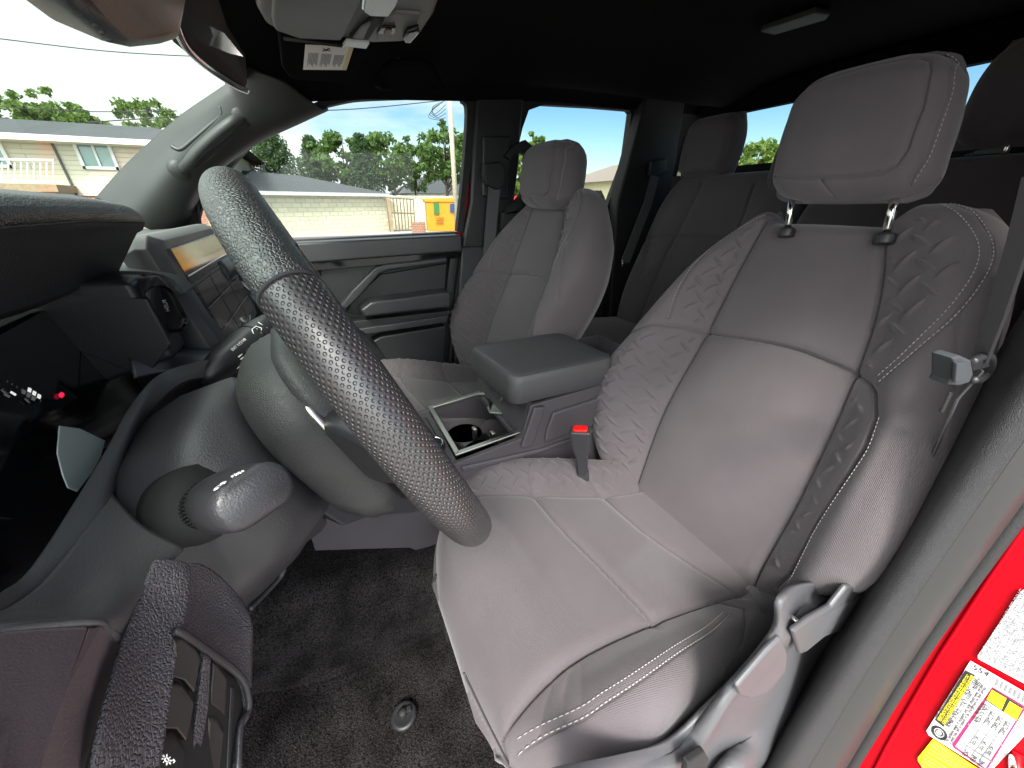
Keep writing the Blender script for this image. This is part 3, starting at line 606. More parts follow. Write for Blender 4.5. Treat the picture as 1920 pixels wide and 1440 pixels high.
# ------------------------------------------------------------------ passenger side: A-pillar trim with grab handle
ap = thing('windscreen_pillar', (1.40, .3, -.05), 'grey pillar trim between windscreen and passenger window, with grab handle', 'pillar trim')
rowsA = [A((186, 376, 1.36), (215, 392, 1.35), (255, 415, 1.34), (300, 432, 1.37), (332, 425, 1.42), (345, 418, 1.46)),
         A((232, 324, 1.36), (258, 345, 1.345), (290, 372, 1.335), (325, 395, 1.36), (352, 385, 1.41), (362, 372, 1.46)),
         A((290, 268, 1.35), (312, 288, 1.34), (338, 312, 1.33), (362, 340, 1.355), (382, 335, 1.40), (392, 325, 1.45)),
         A((350, 217, 1.34), (368, 235, 1.33), (392, 262, 1.325), (412, 292, 1.35), (428, 293, 1.39), (436, 284, 1.44)),
         A((400, 184, 1.33), (415, 198, 1.32), (445, 222, 1.32), (468, 250, 1.345), (486, 256, 1.385), (494, 248, 1.43)),
         A((438, 158, 1.32), (455, 166, 1.31), (490, 185, 1.315), (525, 215, 1.34), (548, 226, 1.38), (556, 222, 1.43)),
         A((470, 128, 1.31), (490, 135, 1.30), (530, 150, 1.31), (570, 180, 1.34), (600, 200, 1.38), (612, 198, 1.43))]
grid_surf('pillar_cover', rowsA, M_trim, ap, solid=.012, off=1, nn=6)
MB().tube(spline([r_[0] + np.array([.004, .004, 0]) for r_ in rowsA], 6), .006, n=8).build('windscreen_seal', M_rubber, ap, smooth=True)
gh = MB().tube(spline(A((342, 318, 1.320), (354, 304, 1.300), (370, 284, 1.292), (402, 254, 1.288), (434, 229, 1.292), (450, 222, 1.312)), 6), [.0105] * 31, n=14, flat=1.15)
gh.build('grab_handle', M_trim, ap, smooth=True)
for c in ((338, 318, 1.335), (452, 218, 1.325)):
    p = A(c)[0]; q = MB().lathe(p, (-.86, -.4, -.2), [(.001, -.012), (.028, -.012), (.027, .006), (.020, .016), (.001, .019)], 20); q.build('handle_cap', M_trim, ap, smooth=True)
# recess behind the bar and the slot above it
thick('handle_recess', A((360, 308, 1.312), (388, 286, 1.306), (440, 244, 1.306), (446, 252, 1.308), (396, 298, 1.312), (366, 318, 1.316)), (.004, 0, 0), M_matte, ap, bev=.001)
MB().tube(spline(A((322, 274, 1.325), (338, 280, 1.319), (362, 262, 1.317), (408, 222, 1.313), (415, 212, 1.311), (412, 200, 1.311)), 6), .0045, n=8).build('cover_crease', M_plas2, ap, smooth=True)
# windscreen
ws = thing('windscreen', (.75, .5, .1), 'large sloping windscreen beyond the steering wheel', 'windscreen')
grid_surf('glass_pane', [[(x, .135 + .04 * (1 - abs(x - .72) / .7) , .245 + .05 * (1 - ((x - .72) / .7) ** 2)) for x in (.0, .35, .72, 1.1, 1.40)],
                         [(x, .42 + .09 * (1 - ((x - .72) / .7) ** 2), .11 + .035 * (1 - ((x - .72) / .7) ** 2)) for x in (.0, .35, .72, 1.1, 1.42)],
                         [(x, .68 + .16 * (1 - ((x - .72) / .7) ** 2), -.075) for x in (-.02, .35, .72, 1.1, 1.46)]], M_shieldglass, ws, solid=0, nn=5)

# ------------------------------------------------------------------ passenger door
door = thing('passenger_door', (1.47, -.2, -.5), 'dark passenger door with armrest and a red edge, across the cab', 'car door')
def dp(q, X): return [at(a, b, X=X) for a, b in q]
thick('door_panel', [(1.47, .52, -.115), (1.47, -.485, -.100), (1.47, -.47, -.60), (1.47, -.44, -.90), (1.47, .52, -.90)], (.05, 0, 0), M_plas, door, bev=.004)
# sill roll along the glass
thick('window_sill', [(1.40, .52, -.118), (1.40, -.478, -.106), (1.40, -.478, -.165), (1.40, .52, -.185)], (.09, 0, 0), M_plas2, door, bev=.008)
thick('black_gap_trim', [(1.425, .52, -.185), (1.425, -.476, -.166), (1.425, -.474, -.19), (1.425, .52, -.215)], (.05, 0, 0), M_black, door, bev=.002)  # black strip along the gap below the sill roll
up_ = dp([(603, 540), (640, 572), (662, 545), (705, 502), (725, 494), (843, 480), (843, 473), (600, 500)], 1.44)
thick('upper_panel', up_, (.04, 0, 0), M_plas, door, bev=.003)
arc = dp([(636, 575), (648, 582), (672, 560), (712, 515), (728, 508), (838, 493), (840, 482), (723, 495), (703, 502), (660, 545)], 1.415)
thick('handle_arch', arc, (.05, 0, 0), M_plas2, door, bev=.008)
thick('rear_strip', dp([(845, 480), (854, 479), (850, 549), (838, 550)], 1.43), (.04, 0, 0), M_plas, door, bev=.003)
thick('insert_panel', dp([(660, 565), (714, 515), (838, 494), (834, 548), (740, 560), (700, 565), (672, 590), (650, 585)], 1.455), (.02, 0, 0), M_plas, door, bev=.003)
arm = [(675, 582), (695, 567), (712, 563), (842, 546), (846, 552), (846, 574), (842, 577), (700, 593), (684, 596)]
thick('armrest', dp(arm, 1.385), (.085, 0, 0), M_plas2, door, bev=.010, seg=4)
thick('lower_band', dp([(660, 603), (845, 582), (843, 590), (668, 616)], 1.42), (.05, 0, 0), M_plas, door, bev=.003)
thick('lower_band', dp([(672, 617), (842, 591), (838, 605), (686, 628)], 1.405), (.06, 0, 0), M_plas2, door, bev=.005)
thick('door_pocket', dp([(700, 640), (715, 632), (836, 611), (832, 680), (735, 690)], 1.41), (.06, 0, 0), M_plas, door, bev=.005)
# upper frame: black inside, red paint behind it
outer = [(345, 420), (365, 372), (435, 292), (500, 240), (560, 205), (640, 176), (720, 168), (860, 168), (893, 172), (898, 210), (880, 330), (868, 437)]
inner = [(368, 438), (384, 378), (446, 300), (505, 247), (566, 214), (640, 193), (700, 186), (850, 183), (868, 190), (876, 212), (868, 330), (857, 433)]
def ringpart(name, o_, i_, X, t_, mat_, parent, bev=.003):
    mb = MB(); n = len(o_)
    for k in range(n - 1):
        mb.prism([at(*o_[k], X=X), at(*o_[k + 1], X=X), at(*i_[k + 1], X=X), at(*i_[k], X=X)], (t_, 0, 0))
    return mb.build(name, mat_, parent)
sp = lambda q: [tuple(v[:2]) for v in spline([(a, b, 0) for a, b in q], 4)]
ringpart('window_frame', sp(outer), sp(inner), 1.452, .03, M_matte, door)
thick('red_edge', dp([(893, 215), (902, 230), (893, 330), (868, 440), (858, 440), (866, 330), (878, 230)], 1.468), (.02, 0, 0), M_red, door, bev=.003)
MB().prism([at(a, b, X=1.475) for a, b in inner], (.003, 0, 0)).build('window_glass', M_glass, door)
thick('sail_panel', dp([(312, 425), (365, 352), (374, 440), (378, 470), (330, 470)], 1.445), (.015, 0, 0), M_matte, door, bev=.003)
MB().tube(dp([(366, 350), (372, 400), (384, 470)], 1.44), .004, n=8).build('sail_seal', M_rubber, door, smooth=True)
mr_ = thing('wing_mirror', (1.62, .10, .02), 'grey passenger wing mirror seen through the side glass', 'wing mirror')
thick('mirror_housing', dp([(412, 292), (447, 276), (448, 305), (440, 312), (420, 312)], 1.60), (.06, .04, 0), M_trim, mr_, bev=.01)
thick('mirror_foot', dp([(400, 308), (440, 308), (430, 325), (395, 330)], 1.52), (.05, .02, 0), M_matte, mr_, bev=.006)

# ------------------------------------------------------------------ passenger B-pillar, rear door, C-pillar
bp = thing('door_pillar', (1.44, -.6, -.3), 'dark pillar trim behind the passenger door with red painted edge', 'pillar trim')
thick('painted_edge', dp([(905, 205), (912, 230), (866, 470), (852, 690), (842, 690), (858, 440), (893, 225)], 1.49), (.02, 0, 0), M_red, bp, bev=.002)
MB().tube(spline(dp([(888, 196), (902, 235), (880, 400), (866, 470), (850, 600), (842, 700)], 1.462), 6), .009, n=10).build('door_seal', M_rubber, bp, smooth=True)
thick('pillar_cover', dp([(893, 172), (985, 172), (978, 240), (975, 300), (960, 420), (935, 470), (905, 660), (852, 690), (864, 470), (882, 380)], 1.44), (.045, 0, 0), M_plas, bp, bev=.012)
thick('belt_cover', dp([(906, 255), (958, 255), (952, 372), (935, 372), (905, 368)], 1.425), (.03, 0, 0), M_plas, bp, bev=.006)
thick('lower_cover', dp([(866, 462), (912, 462), (905, 600), (880, 660), (852, 676)], 1.428), (.03, 0, 0), M_plas2, bp, bev=.008)
sb = thing('seat_belt', (1.42, -.6, -.1), 'grey seat belt hanging beside the passenger seat on the door pillar', 'seat belt', 'seat belts')
belt = lambda p0, p1, w_: MB().loft([[p + np.array([0, s_ * w_ / 2, 0]) + np.array([k_ * .0012, 0, 0]) for s_, k_ in ((-1, -1), (1, -1), (1, 1), (-1, 1))] for p in (p0, p1)])
pb = spline(dp([(928, 340), (922, 400), (914, 498)], 1.415), 4)
belt(pb[0], pb[-1], .047).build('webbing', M_belt, sb)
thick('belt_guide', dp([(908, 306), (940, 302), (950, 318), (946, 352), (932, 356), (912, 346), (906, 328)], 1.395), (.03, 0, 0), M_matte, sb, bev=.008)
thick('latch_tongue', dp([(902, 492), (930, 494), (928, 502), (904, 500)], 1.408), (.006, 0, 0), M_matte, sb, bev=.002)
MB().tube(dp([(917, 500), (922, 512)], 1.41), .003, n=8).build('latch_hook', M_chrome, sb, smooth=True)

rd = thing('rear_door', (1.47, -.95, -.4), 'black rear passenger door with a window, behind the front passenger seat', 'car door')
thick('door_panel', [(1.46, -.62, -.085), (1.46, -1.5, -.03), (1.46, -1.5, -.95), (1.46, -.62, -.95)], (.05, 0, 0), M_plas, rd, bev=.004)
o2 = [(930, 470), (942, 400), (955, 290), (968, 215), (985, 185), (1030, 180), (1120, 186), (1198, 192), (1202, 205), (1185, 300), (1150, 400), (1135, 470)]
i2 = [(950, 440), (953, 400), (964, 310), (980, 240), (992, 206), (1020, 196), (1110, 201), (1180, 207), (1184, 212), (1172, 300), (1140, 384), (1100, 440)]
ringpart('window_frame', o2, i2, 1.455, .03, M_matte, rd)
# pull handle column that splits the opening
ringpart('pull_handle', [(948, 292), (960, 278), (985, 262), (1000, 275), (1002, 330), (995, 380), (975, 398), (948, 402)], [(958, 300), (966, 290), (975, 286), (987, 290), (986, 330), (980, 362), (968, 378), (956, 384)], 1.40, .03, M_matte, rd)
thick('grab_bar', dp([(942, 398), (985, 388), (984, 402), (940, 432)], 1.40), (.03, 0, 0), M_matte, rd, bev=.006)
MB().prism([at(a, b, X=1.475) for a, b in i2], (.003, 0, 0)).build('window_glass', M_glass, rd)
cp_ = thing('rear_pillar', (1.45, -1.4, 0), 'black rear pillar trim between rear door window and back window', 'pillar trim')
thick('pillar_cover', [(1.40, -1.28, .40), (1.40, -1.49, .40), (1.40, -1.49, -.9), (1.40, -1.24, -.9), (1.40, -1.19, .0)], (.07, 0, 0), M_matte, cp_, bev=.01)
rb = thing('seat_belt', (1.38, -1.4, 0), 'dark rear seat belt running down beside the rear bench', 'seat belt', 'seat belts')
q = A((1228, 330, 1.37), (1215, 380, 1.36), (1172, 492, 1.30))
MB().loft([[p + np.array([0, .024 * s_, .004 * s_]) + np.array([k_ * .0015, 0, 0]) for s_, k_ in ((-1, -1), (1, -1), (1, 1), (-1, 1))] for p in q]).build('webbing', M_belt, rb)
thick('belt_guide', A((1222, 302, 1.37), (1250, 296, 1.37), (1252, 320, 1.37), (1232, 334, 1.37), (1218, 328, 1.37)), (.025, 0, 0), M_plas, rb, bev=.005)
MB().tube(A((1168, 488, 1.30), (1166, 500, 1.30)), .005, n=8).build('latch_tongue', M_chrome, rb, smooth=True)
# driver's side rear door, closed
dr = thing('rear_door', (.0, -1.1, -.4), 'dark rear door behind the driver seat at the right edge', 'car door')
thick('door_panel', [(.0, -.86, -.95), (.0, -1.6, -.95), (.0, -1.6, .36), (.0, -.86, .36)], (-.04, 0, 0), M_matte, dr, bev=.01)
# ------------------------------------------------------------------ steering wheel
WA, WY = RAD(23.5), RAD(4.3); WN = np.array([-math.sin(WY) * math.cos(WA), math.cos(WY) * math.cos(WA), -math.sin(WA)]); WN /= np.linalg.norm(WN)
WX = np.array([WN[1], -WN[0], 0]) / math.hypot(WN[0], WN[1]); WE = np.cross(WX, WN)
WC = np.array([.383, -.021, -.163]); WR = .184
wheel = thing('steering_wheel', WC, 'black leather steering wheel with dimpled grip, close in front of the lens', 'steering wheel')
def wp(r_, phi, s=0, dx=0): return WC + r_ * (-WX * math.cos(phi) + WE * math.sin(phi)) + WN * s
def rim_section(name, a0, a1, m_, rr=(.0182, .0172), n=400, k=56, dent=True, capn=3):
    v = []; uv = []
    for i in range(n + 1):
        ph = RAD(a0 + (a1 - a0) * i / n); c = wp(WR, ph); er = -WX * math.cos(ph) + WE * math.sin(ph)
        e = min(i, n - i) / n * abs(RAD(a1 - a0)) * WR; sq = 1 - .06 * math.exp(-(e / .0016) ** 2)
        for j in range(k + 1):
            q = 2 * math.pi * j / k; a, b = rr
            # a fuller thumb side
            v.append(c + sq * (er * a * math.cos(q) + WN * b * math.sin(q))); uv.append((j / k * .112, RAD(a0) * WR + RAD(a1 - a0) * WR * i / n))
    f = [(i * (k + 1) + j, (i + 1) * (k + 1) + j, (i + 1) * (k + 1) + j + 1, i * (k + 1) + j + 1) for i in range(n) for j in range(k)]
    o = mesh(name, v, f, m_, wheel, smooth=True); me = o.data
    ul = me.uv_layers.new(name='UVMap'); ul.data.foreach_set('uv', np.array([uv[l.vertex_index] for l in me.loops], np.float32).ravel())
    return o
rim_section('perforated_grip', -68, 43.4, M_perf, rr=(.0186, .0178))
rim_section('leather_rim', 44, 136, M_leath)
rim_section('perforated_grip', 136.6, 248, M_perf, rr=(.0186, .0178))
rim_section('leather_rim', 248.6, 291.4, M_leath)
MB().tube([wp(WR + .0178 * math.cos(q), RAD(43.7), .0170 * math.sin(q)) for q in np.linspace(0, 2 * math.pi, 40, endpoint=False)], .0011, n=6, closed=True).build('rim_seam', M_seam, wheel, smooth=True)
# seam that runs round the inside of the grip
for q in (math.pi * .93,):
    MB().tube([wp(WR + .0188 * math.cos(q), RAD(a), -.0180 * abs(math.sin(q))) for a in np.linspace(-66, 43, 60)], .00035, n=5).build('grip_seam', M_seam, wheel, smooth=True)
def rr_ring(c, ax, ay, w_, h_, r_, n=8, an=WN):
    out_ = []
    for sx, sy, a0 in ((1, 1, 0), (-1, 1, 90), (-1, -1, 180), (1, -1, 270)):
        for k in range(n + 1):
            a = RAD(a0 + 90 * k / n); out_.append(c + ax * (sx * (w_ - r_) + r_ * math.cos(a)) + ay * (sy * (h_ - r_) + r_ * math.sin(a)))
    return out_
# hub back cover (smooth lower half, grained upper half), pad and bright trim
def hub(s, w_, h_, r_, dz=0): return rr_ring(WC + WN * s + WE * dz, WX, WE, w_, h_, r_)
hb_ = MB().loft([hub(.096, .066, .068, .05, -.014), hub(.090, .080, .083, .055, -.016), hub(.074, .088, .094, .05, -.020), hub(.056, .088, .096, .045, -.022), hub(.042, .080, .090, .04, -.020)])
hb_.build('hub_cover', M_pad, wheel, smooth=True, bev=.004)
hp_ = MB().loft([hub(.050, .082, .078, .045), hub(.040, .083, .078, .045), hub(.028, .078, .072, .045), hub(.018, .055, .05, .04), hub(.016, .02, .02, .015)])
hp_.build('airbag_pad', M_pad, wheel, smooth=True)
MB().tube(spline([WC + WN * .047 - WX * .060 + WE * .066, WC + WN * .047 - WX * .082 + WE * .035, WC + WN * .045 - WX * .088 - WE * .005, WC + WN * .045 - WX * .080 - WE * .045, WC + WN * .047 - WX * .05 - WE * .074], 8), .0035, n=10, flat=.7).build('bright_trim', M_satin, wheel, smooth=True)
for sx in (-1, 1):
    sp_ = MB().loft([rr_ring(WC + WX * sx * x + WN * s - WE * .012, WN, WE, a, b, min(a, b) * .7, 4) for x, s, a, b in ((.06, .045, .016, .045), (.10, .032, .012, .036), (.14, .012, .010, .024), (.172, .002, .009, .018))])
    sp_.build('spoke', M_plas, wheel, smooth=True)
sp_ = MB().loft([rr_ring(WC - WE * z + WN * s, WX, WN, a, b, min(a, b) * .7, 4) for z, s, a, b in ((.05, .045, .045, .014), (.10, .030, .034, .010), (.15, .010, .026, .009), (.172, .002, .022, .008))])
sp_.build('spoke', M_plas, wheel, smooth=True)

# ------------------------------------------------------------------ column and stalks
col = thing('steering_column', WC + WN * .2, 'grey plastic steering column shroud behind the steering wheel', 'steering column')
def colr(s, w_, h_, r_, dz): return rr_ring(WC + WN * s + WE * dz, WX, WE, w_, h_, r_, 7)
MB().loft([colr(.102, .055, .055, .05, -.008), colr(.107, .078, .072, .058, -.010), (colr(.150, .092, .082, .06, -.016)), colr(.19, .094, .084, .06, -.022), colr(.25, .090, .08, .06, -.03), colr(.30, .085, .075, .05, -.03)]).build('shroud', M_plas2, col, smooth=True)
# lower shroud wedge with the tilt-lever hollow
low = [at(*q[:2], X=q[2]) for q in ((300, 985, .31), (420, 1010, .30), (470, 945, .33), (560, 945, .36), (618, 975, .44), (608, 998, .43), (525, 1062, .38), (455, 1135, .345), (400, 1110, .33))]
thick('lower_shroud', low, (.10, .06, .02), M_plas2, col, bev=.008, seg=4)
hl_ = [at(a, b, X=c) for a, b, c in ((445, 1128, .338), (470, 1085, .352), (505, 1055, .366), (524, 1050, .374), (522, 1072, .374), (500, 1098, .362), (460, 1138, .340))]
thick('tilt_lever_slot', [p - np.array([.004, .003, 0]) for p in hl_], (.01, .006, 0), M_matte, col, bev=.002)
MB().tube(spline([p - np.array([.005, .004, 0]) for p in hl_[2:]], 6), .0028, n=8).build('slot_lip', M_plas2, col, smooth=True)
# left stalk: round boot, collar, ribbed ring and paddle-like knob
stalk = MB()
R0 = at(372, 945, X=.285); R1 = at(500, 925, X=.205); ax = R1 - R0; L0 = np.linalg.norm(ax); ax /= L0
up3 = np.array([0, 0, 1.0]); sy_ = np.cross(ax, up3); sy_ /= np.linalg.norm(sy_); sz_ = np.cross(sy_, ax)
def sec(d, w_, h_, r_, tilt=0): return rr_ring(R0 + ax * d, sy_, sz_, w_, h_, r_, 6)
MB().lathe(R0 + ax * .004, ax, [(.001, -.02), (.030, -.02), (.029, -.004), (.020, .004), (.012, .008), (.001, .008)], 28).build('stalk_boot', M_matte, col, smooth=True)
knob = MB().loft([sec(.044, .0170, .0155, .0150), sec(.048, .0195, .0180, .0165), sec(.060, .0215, .0180, .0160), sec(.075, .0225, .0165, .0150), sec(.094, .0225, .0150, .0135), sec(.099, .0215, .0142, .0130), sec(.1025, .018, .0115, .0110)])
kn = knob.build('turn_signal_stalk', M_plas2, col, smooth=True)
MB().loft([sec(.006, .0110, .0110, .0105), sec(.018, .0150, .0140, .0135), sec(.0425, .0180, .0165, .0160), sec(.045, .0165, .0150, .0145)]).build('stalk_collar', M_matte, kn, smooth=True)
rb_ = MB()
for k in range(44):
    a = 2 * math.pi * k / 44; d_ = sy_ * math.cos(a) * .0178 + sz_ * math.sin(a) * .0162
    t_a = -sy_ * math.sin(a) + sz_ * math.cos(a)
    rb_.box(R0 + ax * .0365 + d_ * 1.03, (.0050, .0006, .0008), (ax, t_a / np.linalg.norm(t_a), d_ / np.linalg.norm(d_)))
rb_.build('ribbed_ring', M_matte, kn)
# printed lamp symbols on the knob, facing the driver's door
tocam = -(R0 + ax * .05); tocam -= ax * (tocam @ ax); tocam /= np.linalg.norm(tocam); side = np.cross(ax, tocam)
def on_knob(d, ang, lift=.0006):
    """point on the knob's skin, ang degrees round from the camera side"""
    dr = tocam * math.cos(RAD(ang)) + side * math.sin(RAD(ang)); y, z = dr @ sy_, dr @ sz_
    w_ = float(np.interp(d, [.048, .060, .075, .094], [.0195, .0215, .0225, .0225])); h_ = float(np.interp(d, [.048, .060, .075, .094], [.018, .018, .0165, .015]))
    # superellipse radius along this direction
    rr = (abs(y / w_) ** 3.2 + abs(z / h_) ** 3.2) ** (-1 / 3.2)
    return R0 + ax * d + dr * (rr + lift), dr
def find_knob(px, py):
    best = None
    for d in np.linspace(.056, .098, 43):
        for ang in np.linspace(-120, 120, 81):
            p, _ = on_knob(d, ang); e = np.hypot(*(proj(p) - (px, py)))
            if best is None or e < best[0]: best = (e, d, ang)
    return best[1:]
def glyph(name, strokes, c_px, sc, m_, parent, r=.00042):
    d0, a0 = find_knob(*c_px); mb = MB()
    for st in strokes: mb.tube([on_knob(d0 + y * sc * 1.25, a0 + x * sc * 2900)[0] for x, y in st], r, n=5)
    return mb.build(name, m_, parent, smooth=True)
circ = [(math.cos(a) * .9, math.sin(a) * .9) for a in np.linspace(0, 2 * math.pi, 13)]
sunrays = [[(math.cos(a) * 1.4, math.sin(a) * 1.4), (math.cos(a) * 2.1, math.sin(a) * 2.1)] for a in np.linspace(0, 2 * math.pi, 8, endpoint=False)]
glyph('lamp_symbol', [circ] + sunrays, (445, 888), .0019, M_white, kn)
lamp = [[(-1.2, -1.4), (-1.2, 1.4), (.2, 1.1), (.9, 0), (.2, -1.1), (-1.2, -1.4)]] + [[(-1.8, k), (-3.2, k - .4)] for k in (-1.2, -.4, .4, 1.2)]
glyph('beam_symbol', lamp, (412, 922), .0015, M_white, kn)
# right stalk
Q0 = at(418, 685, X=.53); Q1 = at(512, 606, X=.60); bx = Q1 - Q0; bx /= np.linalg.norm(bx); by = np.cross(bx, up3); by /= np.linalg.norm(by); bz = np.cross(by, bx)
LQ = np.linalg.norm(Q1 - Q0)
ws_ = MB().loft([rr_ring(Q0 + bx * LQ * k, by, bz, a, b, min(a, b) * .9, 6) for k, a, b in ((-.35, .008, .008), (-.25, .014, .014), (0, .019, .018), (.2, .021, .019), (.5, .021, .019), (.8, .020, .018), (.98, .017, .015), (1.06, .009, .008))])
ws_o = ws_.build('wiper_stalk', M_plas, col, smooth=True)
tc2 = -Q0 / np.linalg.norm(Q0); tc2 = tc2 - bx * (tc2 @ bx); tc2 /= np.linalg.norm(tc2); sd2 = np.cross(tc2, bx)
def onw(k, off): 
    c = Q0 + bx * LQ * k; return c + tc2 * .0205 * math.sqrt(max(1 - (off / .022) ** 2, .05)) + sd2 * off
wm = MB()
for k in (.1, .22, .34, .46): wm.tube([onw(k, -.004), onw(k + .07, -.004)], .0008, n=5).tube([onw(k, -.0075), onw(k + .06, -.0075)], .0007, n=5)
wm.tube([onw(-.02, -.0125 + .0), onw(.2, -.0120), onw(.5, -.0115)], .0004, n=5)
wm.tube([onw(.50, .004), onw(.56, .010), onw(.64, .010), onw(.66, .004), onw(.58, .000), onw(.50, .004)], .0006, n=5)
wm.tube([onw(.72, .0), onw(.72, .012)], .0004, n=5)
wm.build('wiper_symbols', M_white, ws_o, smooth=True)
MB().loft([rr_ring(Q0 + bx * LQ * k, by, bz, .0212, .0192, .0172, 6) for k in (.60, .62)]).build('stalk_ring', M_black, ws_o, smooth=True)
text('wiper_label', 'INT LO HI', .0052, onw(.12, .0045), bx, sd2, M_white, ws_o)

# ------------------------------------------------------------------ dashboard
dash = thing('dashboard', (.75, .4, -.2), 'dark grained dashboard with hooded cluster, vents and switch panel', 'dashboard')
# top pad reaching to the windscreen
M_dtop = mat('dash_top_skin', (.075, .078, .076), rough=.6, bump=('leather', 420, .0006), var=.05)
grid_surf('top_pad', [[(x, y, z) for x in (.572, .62, .70, .80, 1.10, 1.30, 1.47)] for y, z in ((.155, -.098), (.170, -.074), (.23, -.066), (.35, -.062), (.62, -.075), (.86, -.10))], M_dtop, dash, solid=.012, nn=6)
MB().box((.28, .60, -.09), (.30, .30, .006)).build('top_pad', M_dtop, dash)
# hood over the cluster
def hood(x, k=1.0, up=0):
    q = [(.240, .004), (.186, .003), (.172, -.001), (.166, -.009), (.166, -.018), (.170, -.024), (.176, -.027), (.183, -.036), (.197, -.055), (.214, -.078), (.250, -.092), (.30, -.07), (.30, .0)]
    return [(x, .166 + (y - .166) * k, z * k + up) for y, z in q]
hd_ = MB().loft([hood(.06, 1.1, .004), hood(.28, 1.0, .006), hood(.38, 1, .006), hood(.50, 1, .003), hood(.555, 1, -.001), hood(.573, .97, -.004)])
hdo = hd_.build('cluster_hood', M_dash, dash, smooth=True, bev=.003, seg=3, ang=30)
MB().tube([(x, .1655, -.0195 + (.006 if x < .45 else .006 * (.57 - x) / .12)) for x in np.linspace(.15, .568, 16)], .0009, n=6).build('hood_seam', M_seam, hdo, smooth=True)
# cheek block between cluster and screen, with round-cornered vent
thick('vent_housing', A((283, 528, .515), (300, 512, .53), (322, 535, .545), (334, 590, .545), (338, 612, .54), (328, 632, .525), (312, 645, .507), (296, 610, .50), (283, 565, .502)), (.05, .20, -.02), M_plas, dash, bev=.006, seg=4)
vc = at(313, 580, X=.518); vn = np.array([-.72, -.66, .05]); vn /= np.linalg.norm(vn)
va_ = np.array([0, .10, 1.0]); va_ -= vn * (va_ @ vn); va_ /= np.linalg.norm(va_); vb_ = np.cross(vn, va_)
vv = MB().loft([rr_ring(vc + vn * d, vb_, va_, a, b, min(a, b) * .95, 8) for d, a, b in ((-.01, .014, .026), (.002, .014, .026), (.003, .0125, .0245), (-.004, .0115, .0235))])
vo = vv.build('air_vent', M_black, dash, smooth=True, bev=.0005)
text('vent_print', 'PUSH', .0052, vc + vn * .0012 + va_ * .010 - vb_ * .003, -va_ + vb_ * .15, vb_, M_grayink, vo, ext=.0003)
thick('cheek', [(.500, .165, -.152), (.500, .175, -.070), (.500, .30, -.060), (.500, .42, -.090), (.500, .42, -.20), (.500, .30, -.19)], (.05, 0, 0), M_plas, dash, bev=.006)
# ledge under the cheek that sweeps down to the column
B_ = lambda *q: [at(a[0], a[1], X=a[2]) for a in q]
thick('cluster_ledge', B_((-60, 556, .4995), (110, 548, .4995), (275, 560, .4995), (322, 646, .4995), (278, 704, .4995), (232, 694, .4995), (170, 668, .4995), (90, 637, .4995), (0, 598, .4995), (-60, 572, .4995)), (.012, 0, 0), M_plas, dash, bev=.002)
grid_surf('column_ledge', [B_((232, 640, .52), (300, 655, .54), (360, 655, .56), (440, 660, .60)), B_((240, 672, .50), (310, 668, .515), (350, 668, .53), (410, 672, .55)), B_((250, 712, .49), (300, 700, .50), (350, 690, .505), (405, 690, .52))], M_plas, dash, solid=.0015, nn=5)
# instrument cluster: black glass with lit bars
scr = thing('instrument_cluster', (.42, .24, -.17), 'black glossy instrument screen with white fuel bars beneath the hood', 'instrument screen')
q0, q1, q2, q3 = B_((-80, 640, .46), (250, 712, .525), (200, 1000, .46), (-80, 1210, .28))
ca_, cb_, cc_ = np.array([.20, .205, -.090]), np.array([.56, .250, -.090]), np.array([.56, .215, -.255])
cd_ = np.array([.20, .170, -.255])
thick('screen', [ca_, cb_, cc_, cd_], (0, .02, 0), M_black, scr, bev=.001)
cu_ = (cb_ - ca_) / np.linalg.norm(cb_ - ca_); cw = (ca_ - cd_); cw /= np.linalg.norm(cw); cn_ = np.cross(cw, cu_); cn_ /= np.linalg.norm(cn_)
if cn_[1] > 0: cn_ = -cn_
def onscr(px, py, lift=.0015):
    d = ray(px, py); k = (ca_ @ cn_) / (d @ cn_); return d * k + cn_ * lift
M_lit = mat('lit_white', (.8, .8, .8), rough=.5, emis=(.75, .75, .72), emis_s=.2); M_litr = mat('lit_red', (.4, .01, .03), rough=.5, emis=(.9, .02, .08), emis_s=.25)
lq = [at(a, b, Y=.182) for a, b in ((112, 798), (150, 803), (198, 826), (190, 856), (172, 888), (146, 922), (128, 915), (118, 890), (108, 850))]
thick('painted_reflection', lq, (.0004, .001, 0), mat('reflection_paint', (.42, .50, .46), rough=.3, spec=1.0, coat=1), scr, bev=.001)  # pale plate added to paint in the bright reflection on the cluster glass
bars = MB()
for a, b in ((51, 732), (60, 738), (69, 744)): bars.prism([onscr(a - 3, b - 4), onscr(a + 3, b - 1), onscr(a + 1, b + 6), onscr(a - 5, b + 3)], cn_ * .0003)
bars.prism([onscr(15, 735), onscr(25, 741), onscr(23, 744), onscr(13, 738)], cn_ * .0003)
bars.build('fuel_bars', M_lit, scr)
tk = MB()
for k in range(8): tk.prism([onscr(8 + 9 * k, 715 + 5.2 * k), onscr(9 + 9 * k, 716 + 5.2 * k), onscr(8 + 9 * k, 719 + 5.2 * k), onscr(7 + 9 * k, 718 + 5.2 * k)], cn_ * .0003)
tk.build('scale_marks', M_grayink, scr)
w0 = MB()
for a in np.linspace(0, math.pi, 5): w0.tube([onscr(111 + 5 * math.cos(a), 742 + 5 * math.sin(a)), onscr(111 - 5 * math.cos(a), 742 - 5 * math.sin(a))], .0005, n=5)
w0.build('warning_light', M_litr, scr, smooth=True)
text('gauge_letter', 'F', .006, onscr(50, 758), cu_, cw, M_grayink, scr)
text('gauge_letter', 'E', .006, onscr(6, 742), cu_, cw, M_grayink, scr)
